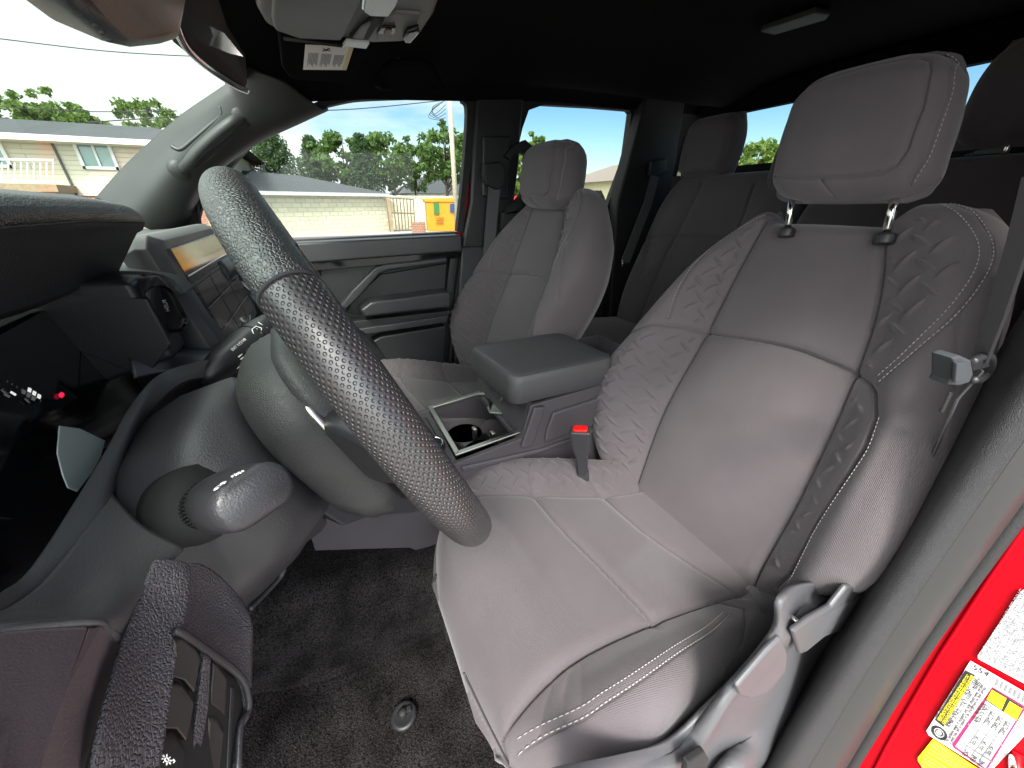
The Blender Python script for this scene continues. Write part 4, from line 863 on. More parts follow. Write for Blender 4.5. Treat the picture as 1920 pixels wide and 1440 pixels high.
# grey bezel that frames the cluster and runs down to the door side
bz_rows = [B_((-60, 1150, .17), (0, 1112, .19), (55, 1068, .215), (128, 960, .27), (195, 850, .335), (240, 770, .395), (285, 712, .45), (330, 690, .49), (400, 672, .525)),
           B_((-60, 1165, .165), (10, 1135, .185), (80, 1085, .21), (160, 985, .26), (212, 875, .325), (252, 788, .385), (292, 735, .44), (340, 705, .48), (405, 688, .522)),
           B_((-60, 1180, .16), (20, 1165, .18), (110, 1115, .205), (195, 1000, .255), (206, 935, .30), (232, 855, .36), (286, 762, .43), (345, 716, .475), (408, 706, .52)),
           ]
grid_surf('cluster_bezel', bz_rows, M_bez, dash, solid=.0015, nn=6)
grid_surf('bezel_return', [bz_rows[2], B_((-60, 1190, .17), (30, 1180, .195), (130, 1130, .22), (200, 1010, .27), (215, 945, .325), (245, 860, .385), (300, 775, .455), (355, 728, .50), (415, 712, .54))], M_plas, dash, solid=.0015, nn=6)
lowb = [(-40, 1188, .165), (0, 1184, .165), (180, 1166, .175), (222, 1196, .185), (292, 1050, .222), (330, 1020, .245), (262, 985, .262), (208, 940, .292), (170, 985, .26), (80, 1085, .208), (-40, 1150, .172)]
grid_surf('lower_bezel', [B_((-60, 1170, .165), (20, 1140, .183), (90, 1080, .21), (165, 985, .258), (208, 928, .30)),
                          B_((-60, 1178, .163), (60, 1158, .178), (150, 1120, .20), (215, 1040, .235), (262, 985, .262)),
                          B_((-60, 1185, .162), (100, 1172, .172), (185, 1165, .178), (260, 1100, .21), (332, 1022, .243)),
                          B_((-60, 1195, .168), (110, 1182, .178), (222, 1198, .186), (265, 1110, .212), (340, 1030, .248))], M_bez, dash, solid=.0015, nn=6)
MB().tube(spline(B_((-60, 1190, .1615), (0, 1184, .1645), (90, 1174, .169), (178, 1167, .1745), (200, 1178, .179), (222, 1197, .184)), 5), .0016, n=8).build('bezel_edge', M_bez, dash, smooth=True)
# lower side panel (smooth, wine-tinted plastic) at the door end
M_side = mat('side_plastic', (.185, .150, .155), rough=.42, bump=('noise', 900, .0002), var=.05)
thick('side_panel', B_((-80, 1196, .158), (60, 1180, .165), (166, 1174, .171), (120, 1300, .142), (66, 1462, .1105), (30, 1560, .095), (-80, 1560, .085)), (.012, .008, -.012), M_side, dash, bev=.0015)
thick('side_panel_flank', B_((166, 1174, .1712), (180, 1176, .173), (224, 1206, .190), (186, 1340, .160), (150, 1470, .134), (120, 1560, .115), (30, 1560, .0952), (66, 1462, .1107), (120, 1300, .1422)), (.012, .008, -.012), M_side, dash, bev=.0015)
# leather-grained switch panel
M_swp = mat('switch_panel_skin', (.105, .097, .103), rough=.45, bump=('leather', 460, .0007))
sp1 = [B_((160, 1462, .1305), (184, 1350, .142), (226, 1203, .180), (262, 1110, .208), (284, 1056, .2205), (296, 1048, .223)),
       B_((225, 1462, .135), (245, 1370, .150), (290, 1220, .184), (320, 1130, .208), (334, 1075, .222), (336, 1056, .228)),
       B_((290, 1462, .140), (306, 1370, .155), (326, 1240, .182), (345, 1150, .206), (352, 1090, .222), (352, 1060, .231))]
grid_surf('switch_panel', sp1, M_swp, dash, solid=.0015, nn=7)
grid_surf('switch_panel_face', [B_((352, 1056, .231), (378, 1060, .243), (412, 1084, .256), (450, 1126, .268)),
                               B_((346, 1110, .222), (374, 1125, .232), (415, 1148, .245), (469, 1168, .252)),
                               B_((336, 1160, .205), (362, 1175, .212), (408, 1200, .224), (470, 1220, .238)),
                               B_((327, 1184, .196), (360, 1202, .202), (405, 1234, .212), (468, 1290, .222))], M_swp, dash, solid=.0015, nn=7)
thick('switch_panel_end', B_((440, 1254, .2125), (456, 1268, .2145), (469, 1290, .2185), (469, 1345, .209), (453, 1374, .199), (451, 1500, .168), (442, 1500, .167), (445, 1368, .198), (461, 1335, .208), (456, 1298, .213)), (.008, .006, 0), M_swp, dash, bev=.002)
MB().tube(spline(B_((328, 1182, .192), (345, 1190, .194), (390, 1222, .203), (430, 1250, .211), (455, 1275, .214), (464, 1300, .213), (466, 1330, .208), (450, 1365, .198), (446, 1480, .172)), 6), .0022, n=8).build('recess_lip', M_plas2, dash, smooth=True)
thick('switch_recess', B_((328, 1186, .195), (390, 1226, .207), (455, 1280, .219), (462, 1330, .212), (444, 1480, .178), (270, 1480, .142), (292, 1340, .165)), (.006, .006, 0), M_matte, dash, bev=.002)
M_btn = mat('switch_blank', (.030, .026, .022), rough=.28)
def swb(name, q, X0, m_=M_btn): return thick(name, [at(a, b, X=x) for a, b, x in q], (.006, .004, 0), m_, dash, bev=.0025, seg=3)
swb('blank_switch', [(327, 1200, .188), (345, 1200, .190), (372, 1222, .194), (378, 1235, .194), (368, 1308, .181), (345, 1280, .181), (315, 1272, .177)], 0)
swb('blank_switch', [(312, 1282, .174), (345, 1290, .176), (367, 1318, .178), (352, 1398, .164), (330, 1372, .163), (290, 1372, .157)], 0)
b3 = swb('lamp_switch', [(288, 1382, .154), (330, 1382, .160), (350, 1406, .162), (344, 1480, .150), (262, 1480, .140)], 0, M_matte)
for a, b in ((398, 1246), (0, 0)):
    pass
swb('blank_switch', [(400, 1240, .205), (412, 1244, .207), (428, 1270, .208), (424, 1352, .194), (412, 1335, .193), (394, 1325, .190)], 0)
swb('blank_switch', [(392, 1345, .184), (412, 1352, .187), (422, 1370, .188), (412, 1480, .168), (380, 1480, .165)], 0)
thick('switch_divider', B_((384, 1228, .198), (398, 1236, .200), (392, 1330, .186), (366, 1480, .160), (352, 1480, .158), (370, 1350, .176)), (.008, .006, 0), M_swp, dash, bev=.002)
thick('switch_divider', B_((434, 1286, .209), (441, 1290, .210), (432, 1480, .172), (424, 1480, .171), (430, 1350, .195)), (.008, .006, 0), M_plas, dash, bev=.0015)
g = MB(); gc = at(313, 1424, X=.1485); gx = at(323, 1426, X=.1495) - gc; gy = at(313, 1414, X=.1485) - gc
gp = lambda x, y: gc + gx * x + gy * y
g.tube([gp(.38 * math.cos(a), .38 * math.sin(a)) for a in np.linspace(0, 2 * math.pi, 10)], .0003, n=5)
for a in np.linspace(0, 2 * math.pi, 8, endpoint=False): g.tube([gp(.6 * math.cos(a), .6 * math.sin(a)), gp(1.0 * math.cos(a), 1.0 * math.sin(a))], .0003, n=5)
g.tube([gp(1.2, .3), gp(1.5, 0), gp(1.2, -.4)], .0003, n=5); g.build('brightness_symbol', M_white, b3, smooth=True)
# knee panels right of the column and lower dash body
thick('knee_panel', B_((606, 925, .60), (700, 925, .62), (800, 936, .64), (785, 962, .62), (700, 968, .60), (645, 988, .57), (606, 962, .57)), (.05, .05, .01), M_plas2, dash, bev=.006)
grid_surf('lower_panel', [[(.47, .09, -.30), (.60, .09, -.32), (.66, .08, -.33)], [(.47, .10, -.38), (.58, .08, -.42), (.66, .07, -.44)], [(.47, .16, -.44), (.58, .13, -.47), (.66, .12, -.49)]], M_plas, dash, solid=.01)
thick('lower_body', [(.27, .30, -.24), (1.45, .30, -.24), (1.45, .36, -.50), (.27, .36, -.50)], (0, .2, -.02), M_matte, dash, bev=.01)
# passenger side face, shelf and upright vents with bright trim
grid_surf('passenger_face', [[(x, .165 + a, z) for x in (.80, .95, 1.2, 1.45)] for a, z in ((0, -.092), (-.004, -.12), (.05, -.15), (.06, -.20), (.0, -.23), (.0, -.33), (.05, -.42))], M_plas2, dash, solid=.01, nn=5)
for x0 in (.94,):
    thick('side_vent', B_((438, 536, x0), (455, 532, x0), (498, 590, x0), (495, 612, x0), (470, 640, x0), (445, 600, x0)), (.02, .03, 0), M_plas, dash, bev=.003)
    MB().tube(spline(B_((436, 534, x0 - .01), (452, 530, x0 - .01), (478, 552, x0 - .01)), 4), .006, n=8, flat=.5).build('vent_trim', M_satin, dash, smooth=True)
for k in range(3):
    thick('centre_switch', B_((448 + k * 9, 600 - k * 3, .78), (453 + k * 9, 597 - k * 3, .78), (448 + k * 9, 630, .76), (443 + k * 9, 632, .76)), (.004, .004, 0), M_satin if k != 1 else M_plas, dash, bev=.001)

# ------------------------------------------------------------------ centre touchscreen
tb = thing('touchscreen', (.74, .16, -.11), 'wide dark touchscreen standing proud of the dashboard centre', 'touchscreen')
def face(z, y, x0=.585, x1=.905): return None
tzt, tzb = -.030, -.215
ty = lambda z: .150 + (z - tzt) * -.02
out_r = [(.585, .178, -.048), (.600, .177, -.034), (.895, .177, -.034), (.91, .178, -.048), (.91, .150, -.195), (.895, .148, -.208), (.600, .148, -.208), (.585, .150, -.195)]
hs_ = MB().loft([[(x + (.012 if x < .7 else -.012), y + .030, z - .008 if z > -.1 else z + .012) for x, y, z in out_r], [(x, y + .012, z) for x, y, z in out_r], [(x, y, z) for x, y, z in out_r], [(x + (.016 if x < .7 else -.016), y - .010, z + (-.007 if z > -.1 else .010)) for x, y, z in out_r]])
hs_.build('housing', M_bez, tb, bev=.0015)
thick('screen_glass', [(.613, .1385, -.200), (.887, .1385, -.200), (.887, .1640, -.050), (.613, .1640, -.050)], (0, .003, 0), M_black, tb)
M_scr1 = mat('screen_grey', (.03, .028, .028), rough=.12, emis=(.30, .26, .25), emis_s=.008); M_scr2 = mat('screen_pale', (.3, .3, .3), rough=.1, emis=(.7, .7, .62), emis_s=.06)
def tsc(x0, x1, z0, z1, name, m_):
    yy = lambda z: .1385 + (z + .200) / .150 * .0255 - .0006
    MB().prism([(x0, yy(z0), z0), (x1, yy(z0), z0), (x1, yy(z1), z1), (x0, yy(z1), z1)], (0, .0004, 0)).build(name, m_, tb)
for i in range(3):
    for j in range(3): tsc(.625 + .086 * i, .705 + .086 * i, -.192 + .034 * j, -.162 + .034 * j, 'screen_tile', M_scr1)
tsc(.620, .88, -.085, -.0835, 'screen_line', M_scr2)

MB().lathe((.625, .136, -.190), (0, -1, .06), [(.001, -.006), (.011, -.006), (.010, .014), (.001, .015)], 22).build('volume_knob', M_satin, tb, smooth=True)
thick('side_bracket', B_((258, 480, .66), (262, 466, .66), (288, 460, .66), (300, 500, .66), (296, 512, .66), (282, 508, .66)), (.03, .02, 0), M_trim, tb, bev=.003)
MB().box((.74, .20, -.12), (.10, .04, .05)).build('mounting_foot', M_plas, tb, bev=.006)
thick('phone_mount_block', [(.93, .150, -.040), (.955, .150, -.040), (.955, .155, -.10), (.93, .155, -.10)], (0, .03, 0), M_trim, tb, bev=.005)

# ------------------------------------------------------------------ centre console
con = thing('centre_console', (.73, -.4, -.7), 'dark centre console between the front seats with padded armrest lid', 'console')
body = [(.615, -.10, -.50), (.615, -.325, -.475), (.615, -.345, -.396), (.615, -.58, -.385), (.615, -.72, -.380), (.615, -.78, -.88), (.615, -.22, -.88), (.615, -.05, -.68), (.615, .12, -.60), (.615, .12, -.52)]
def conbody():
    mb = MB()
    # side skins and top faces; the cup wells stay open
    sides = [(y, z) for _, y, z in body]
    for x, s_ in ((.615, 1), (.872, -1)):
        mb.prism([(x, y, z) for y, z in sides], (.012 * s_, 0, 0))
    mb.prism([(.627, -.325, -.478), (.860, -.325, -.478), (.860, -.345, -.396), (.627, -.345, -.396)], (0, -.012, 0))   # riser under the lid
    mb.prism([(.627, -.175, -.492), (.860, -.175, -.492), (.860, .12, -.52), (.627, .12, -.52)], (0, 0, -.012))     # shifter deck
    mb.prism([(.627, -.318, -.479), (.860, -.318, -.479), (.860, -.326, -.476), (.627, -.326, -.476)], (0, 0, -.012))
    mb.prism([(.627, -.76, -.95), (.860, -.76, -.95), (.860, -.76, -.46), (.627, -.76, -.46)], (0, .012, 0))
    mb.prism([(.627, -.665, -.46), (.860, -.665, -.46), (.860, -.76, -.46), (.627, -.76, -.46)], (0, 0, .004))
    mb.prism([(.627, -.19, -.60), (.860, -.19, -.60), (.860, -.33, -.60), (.627, -.33, -.60)], (0, 0, -.01))
    return mb
conbody().build('body', M_con, con, bev=.002)
thick('upper_side_panel', [(.607, -.385, -.468), (.607, -.400, -.425), (.607, -.555, -.415), (.607, -.575, -.432), (.607, -.580, -.485), (.607, -.382, -.500)], (.012, 0, 0), M_con, con, bev=.005)
thick('side_crease', [(.608, -.18, -.500), (.608, -.37, -.515), (.608, -.66, -.498), (.608, -.66, -.508), (.608, -.37, -.527), (.608, -.18, -.515)], (.01, 0, 0), M_con, con, bev=.004)
thick('corner_post', [(.605, -.318, -.494), (.605, -.348, -.497), (.605, -.378, -.402), (.605, -.350, -.398)], (.02, 0, 0), M_con, con, bev=.004)
M_lid = mat('lid_skin', (.070, .068, .071), rough=.48, bump=('noise', 700, .0003), var=.04)
lid = MB().loft([rr_ring(np.array([.728, -.430, z + .038]), WX, np.array([0, 1.0, 0]), w_ * .83, h_ * .83, r_, 7) for z, w_, h_, r_ in ((-.430, .124, .155, .02), (-.426, .132, .163, .026), (-.378, .134, .165, .026), (-.366, .131, .162, .026), (-.3615, .127, .158, .024), (-.3595, .118, .149, .02))])
lo = lid.build('armrest_lid', M_lid, con, smooth=True)
MB().tube([p for p in rr_ring(np.array([.728, -.430, -.3245]), WX, np.array([0, 1.0, 0]), .1060, .1315, .025, 7)], .0008, n=5, closed=True).build('lid_seam', M_seam, lo, smooth=True)
thick('latch', [(.695, -.315, -.402), (.765, -.315, -.402), (.765, -.305, -.416), (.695, -.305, -.416)], (0, -.03, .004), M_plas2, lo, bev=.003)
# rear tray behind the lid
tr = MB()
for a, b in (((.627, -.572, 0), (.840, -.572, 0)), ((.627, -.70, 0), (.840, -.70, 0)), ((.627, -.575, 0), (.627, -.70, 0)), ((.840, -.575, 0), (.840, -.70, 0)), ((.70, -.575, 0), (.70, -.70, 0))):
    a, b = np.array(a), np.array(b); c = (a + b) / 2; h = np.abs(b - a) / 2 + .004; tr.box(c + np.array([0, 0, -.385]), (h[0], h[1], .032))
tr.build('rear_tray', M_con, con, bev=.002)
# cup-holder frame: champagne metal
o_ = [(.645, -.182), (.862, -.190), (.862, -.322), (.800, -.338), (.770, -.322), (.745, -.326), (.720, -.340), (.700, -.352), (.645, -.352)]
fr = [(.632, -.175), (.866, -.175), (.866, -.318), (.842, -.345), (.632, -.345)]
fi = [(.644, -.186), (.853, -.186), (.853, -.312), (.836, -.333), (.644, -.333)]
zf = lambda y: -.490 + (y + .175) * -.085
mb = MB()
for k in range(5):
    p, q, r_, s_ = fr[k], fr[(k + 1) % 5], fi[(k + 1) % 5], fi[k]
    mb.prism([(a, b, zf(b) + .003) for a, b in (p, q, r_, s_)], (0, 0, .005))
mb.prism([(a, b, zf(b) + .003) for a, b in ((.836, -.333), (.80, -.333), (.775, -.300), (.745, -.300), (.730, -.318), (.722, -.333), (.745, -.322), (.785, -.312))][0:1] + [(a, b, zf(b) + .003) for a, b in ((.79, -.333), (.775, -.306), (.748, -.302), (.722, -.333))], (0, 0, .005))
mb.build('cup_holder_frame', M_satin, con, bev=.0012)
for cx, cy, rr in ((.70, -.262, .044), (.795, -.250, .040)):
    MB().lathe((cx, cy, -.545), (0, 0, -1), [(rr + .004, 0), (rr, .0), (rr * .93, .09), (.001, .092), (.001, .095), (rr * .93 + .003, .095), (rr + .004, .0)], 28).build('cup_well', M_plas, con, smooth=True)
for cx, cy in ((.715, -.296), (.752, -.262)): MB().box((cx, cy, -.525), (.008, .006, .018)).build('cup_spring', M_satin, con, bev=.003)
thick('well_floor_ring', [(.655, -.195, -.59), (.845, -.195, -.59), (.845, -.325, -.59), (.655, -.325, -.59)], (0, 0, -.003), M_matte, con)
# shifter surround with rotary drive dial
dd = MB().lathe((.695, -.140, -.500), (0, -.08, 1), [(.001, 0), (.028, 0), (.028, .012), (.024, .020), (.001, .021)], 30).build('drive_dial', M_plas, con, smooth=True)
MB().lathe((.695, -.140, -.483), (0, -.08, 1), [(.0262, -.002), (.0275, .0), (.0262, .004), (.0225, .005), (.0225, .003)], 30).build('dial_ring', M_chrome, dd, smooth=True)
thick('shifter_surround', [(.70, .06, -.508), (.82, .06, -.508), (.82, -.16, -.492), (.70, -.16, -.492)], (0, 0, .008), M_plas2, con, bev=.004)
MB().loft([rr_ring(np.array([.76, -.02 - k * .2, -.505 + k]), WX, np.array([0, 1.0, 0]), a, b, .012, 4) for k, a, b in ((0, .028, .03), (.04, .018, .02), (.07, .022, .03), (.095, .020, .028), (.10, .014, .02))]).build('shift_lever', M_leath, con, smooth=True)
con.location = con.location * 1.08; con.scale = (1.08, 1.08, 1.08)      # the console is a little wider than first drawn
# buckle beside the driver's cushion
bk = thing('seat_belt_buckle', (.665, -.53, -.6), 'seat belt buckle with a bright red button beside the driver cushion', 'buckle')
b0 = at(1092, 872, X=.572); b1 = at(1088, 806, X=.566); bu = (b1 - b0); bl = np.linalg.norm(bu); bu /= bl
bxx = np.array([.62, .78, .05]); bxx -= bu * (bxx @ bu); bxx /= np.linalg.norm(bxx); byy = np.cross(bu, bxx)
MB().loft([rr_ring(b0 + bu * d, bxx, byy, w_, h_, .006, 4) for d, w_, h_ in ((-.03, .012, .008), (bl * .3, .014, .009), (bl * .5, .020, .013), (bl * .98, .0235, .0150), (bl * 1.02, .021, .013))]).build('housing', M_plas2, bk, smooth=True, bev=.002)
MB().loft([rr_ring(b0 + bu * d, bxx, byy, w_, h_, .0055, 5) for d, w_, h_ in ((bl * .98, .0165, .0095), (bl * 1.045, .0165, .0095), (bl * 1.06, .0150, .0083))]).build('release_button', M_redp, bk, smooth=True, bev=.001)
MB().loft([rr_ring(b0 + bu * d, bxx, byy, .014, .007, .005, 4) for d in (-.12, -.02)]).build('stem', M_matte, bk, smooth=True)
# pedals' mat hook on the carpet
hk = thing('floor_mat_hook', at(757, 1340, Z=-.95), 'small round black mat hook fixed on the carpet', 'mat hook')
hc = at(757, 1342, Z=-.945)
MB().lathe(hc, (.0, .05, 1), [(.001, 0), (.026, 0), (.026, .002), (.021, .006), (.017, .004), (.001, .004)], 30).build('base_disc', M_plas, hk, smooth=True)
MB().lathe(hc, (.0, .05, 1), [(.001, .0), (.008, .003), (.006, .010), (.010, .014), (.006, .019), (.001, .020)], 18).build('peg', M_matte, hk, smooth=True)
MB().box(hc + np.array([.0, -.004, .013]), (.005, .012, .003)).build('hook_tab', M_matte, hk, bev=.001)
# ------------------------------------------------------------------ driver's B-pillar and sill in the open doorway
dpil = thing('door_pillar', (.03, -.7, -.6), 'open-door pillar at the right edge: dark trim, rubber seal and bright red paint', 'door pillar')
# inner edge, roll, outer roll, seal, paint
PE_ = [  # rows from top to foot: plan positions (x, y)
    (.30,  [(.135, -.82), (.100, -.700), (.082, -.672), (.064, -.672), (.052, -.690), (.046, -.700)]),
    (-.05, [(.135, -.82), (.098, -.690), (.080, -.660), (.062, -.660), (.050, -.684), (.044, -.694)]),
    (-.20, [(.135, -.82), (.094, -.675), (.078, -.645), (.060, -.648), (.047, -.678), (.041, -.690)]),
    (-.40, [(.135, -.82), (.090, -.655), (.074, -.625), (.056, -.632), (.042, -.668), (.035, -.684)]),
    (-.60, [(.130, -.81), (.086, -.638), (.068, -.606), (.050, -.616), (.034, -.660), (.026, -.680)]),
    (-.80, [(.125, -.80), (.082, -.622), (.062, -.585), (.040, -.598), (.020, -.650), (.012, -.674)]),
    (-.95, [(.120, -.79), (.078, -.600), (.054, -.555), (.030, -.570), (.008, -.635), (-.002, -.668)]),
    (-1.15, [(.110, -.77), (.070, -.56), (.044, -.50), (.016, -.52), (-.010, -.60), (-.022, -.65)])]
PE = [(z, q[:4] + [(q[4][0] - .008, q[4][1] - .008), (q[5][0] - .014 + .02 * (z + .3) * (z < -.3), q[5][1] - .016)]) for z, q in PE_]
rows = [[(x, y, z) for x, y in q] for z, q in PE]
M_pil = mat('pillar_skin', (.032, .032, .034), rough=.5, bump=('leather', 700, .0004), var=.05)
grid_surf('pillar_cover', [r_[:4] for r_ in rows], M_pil, dpil, solid=.004, nn=7)
grid_surf('sill_roll', [[(r_[3][0] + .001, r_[3][1] - .001, r_[3][2]), ((r_[3][0] + r_[4][0]) / 2 - .006, (r_[3][1] + r_[4][1]) / 2 + .006, r_[3][2]), r_[4]] for r_ in rows], mat('sill_plastic', (.032, .031, .030), rough=.45, bump=('noise', 600, .0002)), dpil, solid=.004, nn=7)
MB().tube(spline([(r_[4][0] - .004, r_[4][1] + .001, r_[4][2]) for r_ in rows], 7), .0085, n=12).build('door_seal', M_rubber, dpil, smooth=True)
# painted jamb: faces forward and outboard
def jamb(z, k):
    """k: 0 at the seal .. 1 at the outer corner .. 1.4 round the corner"""
    x0 = float(np.interp(z, [-1.15, -.95, -.8, -.6, -.4, -.2, -.05, .3], [r_[1][5][0] for r_ in PE[::-1]]))
    y0 = float(np.interp(z, [-1.15, -.95, -.8, -.6, -.4, -.2, -.05, .3], [r_[1][5][1] for r_ in PE[::-1]]))
    if k <= 1: return np.array([x0 - .125 * k, y0 - .030 * k, z])
    return np.array([x0 - .125 - .02 * (k - 1), y0 - .030 - .16 * (k - 1), z])
jr = [[jamb(z, k) for k in (-.22, .0, .33, .66, .94, 1.04, 1.5)] for z in (.30, .0, -.2, -.4, -.6, -.8, -.95, -1.15)]
grid_surf('painted_jamb', jr, M_red, dpil, solid=.003, nn=5)
MB().tube([jamb(z, .0) + np.array([.002, .004, 0]) for z in np.linspace(.3, -1.1, 20)], .003, n=8).build('paint_edge', M_red, dpil, smooth=True)
jn = np.cross(jamb(-.6, 1) - jamb(-.6, 0), jamb(-.5, 0) - jamb(-.6, 0)); jn /= np.linalg.norm(jn)
if jn[1] < 0: jn = -jn
def jpt(px, py, lift=.0022):
    """place on the painted jamb under a pixel: small search down the column"""
    d = ray(px, py); best = None
    for z in np.linspace(.0, -1.4, 281):
        a, b = jamb(z, 0), jamb(z, 1); n = jn; k = (a @ n) / (d @ n); p = d * k
        e = abs(p[2] - z)
        if best is None or e < best[0]: best = (e, p)
    return best[1] + jn * lift
def label(name, q, m_, lift, th_=.0004): return MB().prism([jpt(a, b, lift + .004) for a, b in q], jn * th_).build(name, m_, tag_o)
tag_o = thing('tyre_label', jpt(1830, 1340), 'white and yellow tyre pressure label numbered 554 on the red door pillar', 'label')
label('label_sheet', [(1820, 1233), (1930, 1296), (1960, 1330), (1855, 1442), (1742, 1372), (1738, 1364)], M_paper, .0022)
label('black_band', [(1811, 1250), (1829, 1259), (1770, 1356), (1754, 1343)], M_ink, .0030)
label('yellow_strip', [(1813, 1257), (1818, 1260), (1765, 1346), (1758, 1340)], M_yel, .0036)
label('yellow_strip', [(1821, 1258), (1826, 1262), (1772, 1351), (1766, 1347)], M_yel, .0036)
label('red_frame', [(1861, 1281), (1924, 1318), (1850, 1437), (1788, 1394), (1786, 1388)], MATS.setdefault('frame', mat('frame_magenta', (.62, .02, .15), rough=.5)), .0028)
label('frame_inside', [(1863, 1286), (1918, 1320), (1848, 1432), (1792, 1391)], M_paper, .0034)
label('yellow_block', [(1860, 1285), (1887, 1301), (1878, 1322), (1850, 1303)], M_yel, .0040); label('yellow_block', [(1893, 1306), (1916, 1320), (1906, 1342), (1882, 1326)], M_yel, .0040)
label('black_block', [(1863, 1283), (1918, 1318), (1908, 1344), (1847, 1304)], M_ink, .0037)
def tline(body, p, q, h, lift, m_=M_ink, par=None):
    a, b = jpt(*p, lift + .004), jpt(*q, lift + .004); x = b - a; L_ = np.linalg.norm(x); up_ = np.cross(jn, x / L_)
    cu = text('print', body, h * 1.55, a, x, up_, m_, par or tag_o, ext=.00015)
    xs = [v.co.x for v in cu.data.vertices]
    # stretch the line to its printed length
    loc = V(a); xd = V(x / L_); w0_ = max(((v.co - loc).dot(xd) for v in cu.data.vertices), default=1)
    k = L_ / w0_
    for v in cu.data.vertices:
        s_ = (v.co - loc).dot(xd); v.co += xd * (s_ * (k - 1))
    return cu
tline('554', (1822, 1246), (1852, 1262), .0075, .0034)
tline('TIRE AND LOADING INFORMATION', (1762, 1343), (1818, 1257), .0050, .0042)
tline('RENSEIGNEMENTS SUR LES PNEUS ET LE CHARGEMENT', (1770, 1349), (1825, 1262), .0040, .0042)
tline('SEATING CAPACITY  TOTAL 5  FRONT 2  REAR 3', (1776, 1355), (1838, 1265), .0036, .0034)
tline('NOMBRE DE PLACES  TOTAL 5  AVANT 2  ARRIERE 3', (1782, 1358), (1843, 1270), .0036, .0034)
tline('The combined weight of occupants and cargo should never exceed', (1777, 1386), (1845, 1278), .0030, .0034)
tline('Le poids total des occupants et du chargement ne doit jamais', (1783, 1390), (1850, 1283), .0030, .0034)
for k, (a, b) in enumerate((('COLD TIRE PRESSURE', (1828, 1344)), ('PRESSION DES PNEUS', (1835, 1349)))): tline(a, b, (b[0] + 22, b[1] - 32), .0034, .0042)
for k, (s1_, s2_, s3_) in enumerate((('FRONT', '265/70R17', '230kPa,33PSI'), ('REAR', '265/70R17', '230kPa,33PSI'), ('SPARE', '265/70R17', '230kPa,33PSI'))):
    ox, oy = 14 * k, 9.3 * k
    tline(s3_, (1853 + ox, 1352 + oy), (1868 + ox, 1330 + oy), .0045, .0042)
    tline(s2_, (1827 + ox, 1390 + oy), (1841 + ox, 1370 + oy), .0042, .0042)
    tline(s1_, (1813 + ox, 1412 + oy), (1820 + ox, 1402 + oy), .0042, .0042)
    label('rule_line', [(1814 + ox - 7, 1403 + oy - 4), (1864 + ox - 0, 1320 + oy + 1), (1864.8 + ox, 1321.5 + oy), (1814.8 + ox - 7, 1404.2 + oy - 4)], M_grayink, .0040)
label('rule_line', [(1816, 1348), (1880, 1388), (1879, 1390), (1815, 1350)], M_grayink, .0040); label('rule_line', [(1800, 1380), (1864, 1420), (1863, 1422), (1799, 1382)], M_grayink, .0040)
for k in range(7): label('bar_code', [(1871 + 8.2 * k, 1265 + 5.1 * k), (1874.5 + 8.2 * k, 1267 + 5.1 * k), (1869.5 + 8.2 * k, 1279 + 5.1 * k), (1866 + 8.2 * k, 1277 + 5.1 * k)], M_grayink, .0034)
ty_ = MB(); tcn = jpt(1762, 1367, .0074); tx_ = jpt(1776, 1376, .0074) - tcn; tz_ = jpt(1766, 1357, .0074) - tcn
for r_, w_ in ((.95, .0008), (.78, .0008), (.45, .0005)): ty_.tube([tcn + tx_ * r_ * math.cos(a) + tz_ * r_ * math.sin(a) for a in np.linspace(0, 2 * math.pi, 20, endpoint=False)], w_, n=5, closed=True)
ty_.build('wheel_symbol', M_ink, tag_o, smooth=True)
tag2 = thing('caution_label', jpt(1780, 1400), 'bright yellow caution label low on the red door pillar', 'label'); tag_o = tag2
label('label_sheet', [(1750, 1379), (1838, 1436), (1880, 1500), (1760, 1480), (1722, 1420), (1722, 1414)], M_yel, .0022)
tline('CAUTION: LOAD LIMITS', (1749, 1386), (1815, 1430), .0040, .0034, M_grayink, tag2)
for k in range(7): tline(('Before adding load see the manual', 'to avoid damage to the vehicle', 'check the tire pressure when cold', 'and do not exceed rated limits', 'as shown on the label above', 'ATTENTION: limites de charge', 'consulter le manuel')[k], (1746 - 3.2 * k, 1391 + 6 * k), (1812 - 2 * k + (k % 3) * 4, 1435 + 6.4 * k), .0033, .0034, M_grayink, tag2)
tag3 = thing('certification_label', jpt(1890, 1180), 'white printed certification label uppermost on the red door pillar', 'label'); tag_o = tag3
label('label_sheet', [(1914, 1103), (1918, 1100), (2040, 1150), (1945, 1288), (1834, 1229), (1834, 1222)], M_paper, .0022)
rowsT = ('MFD BY MOTOR MANUFACTURING', 'GVWR 2930KG  6460LB  DATE: 03/24', 'GAWR FRT 1520KG WITH 265/70R17', 'TIRES 17X7.5J RIMS AT 230 KPA', 'GAWR RR 1770KG WITH 265/70R17', 'TIRES 17X7.5J RIMS AT 230 KPA', 'THIS VEHICLE CONFORMS TO ALL', 'APPLICABLE SAFETY STANDARDS', 'IN EFFECT ON THE DATE ABOVE', 'COLOR 3U5  TRIM FD20  TYPE TRUCK')
for k, s_ in enumerate(rowsT): tline(s_, (1846 + 9.5 * k, 1226 + 5.4 * k), (1846 + 9.5 * k + 78, 1226 + 5.4 * k - 124), .0046, .0034, M_grayink, tag3)
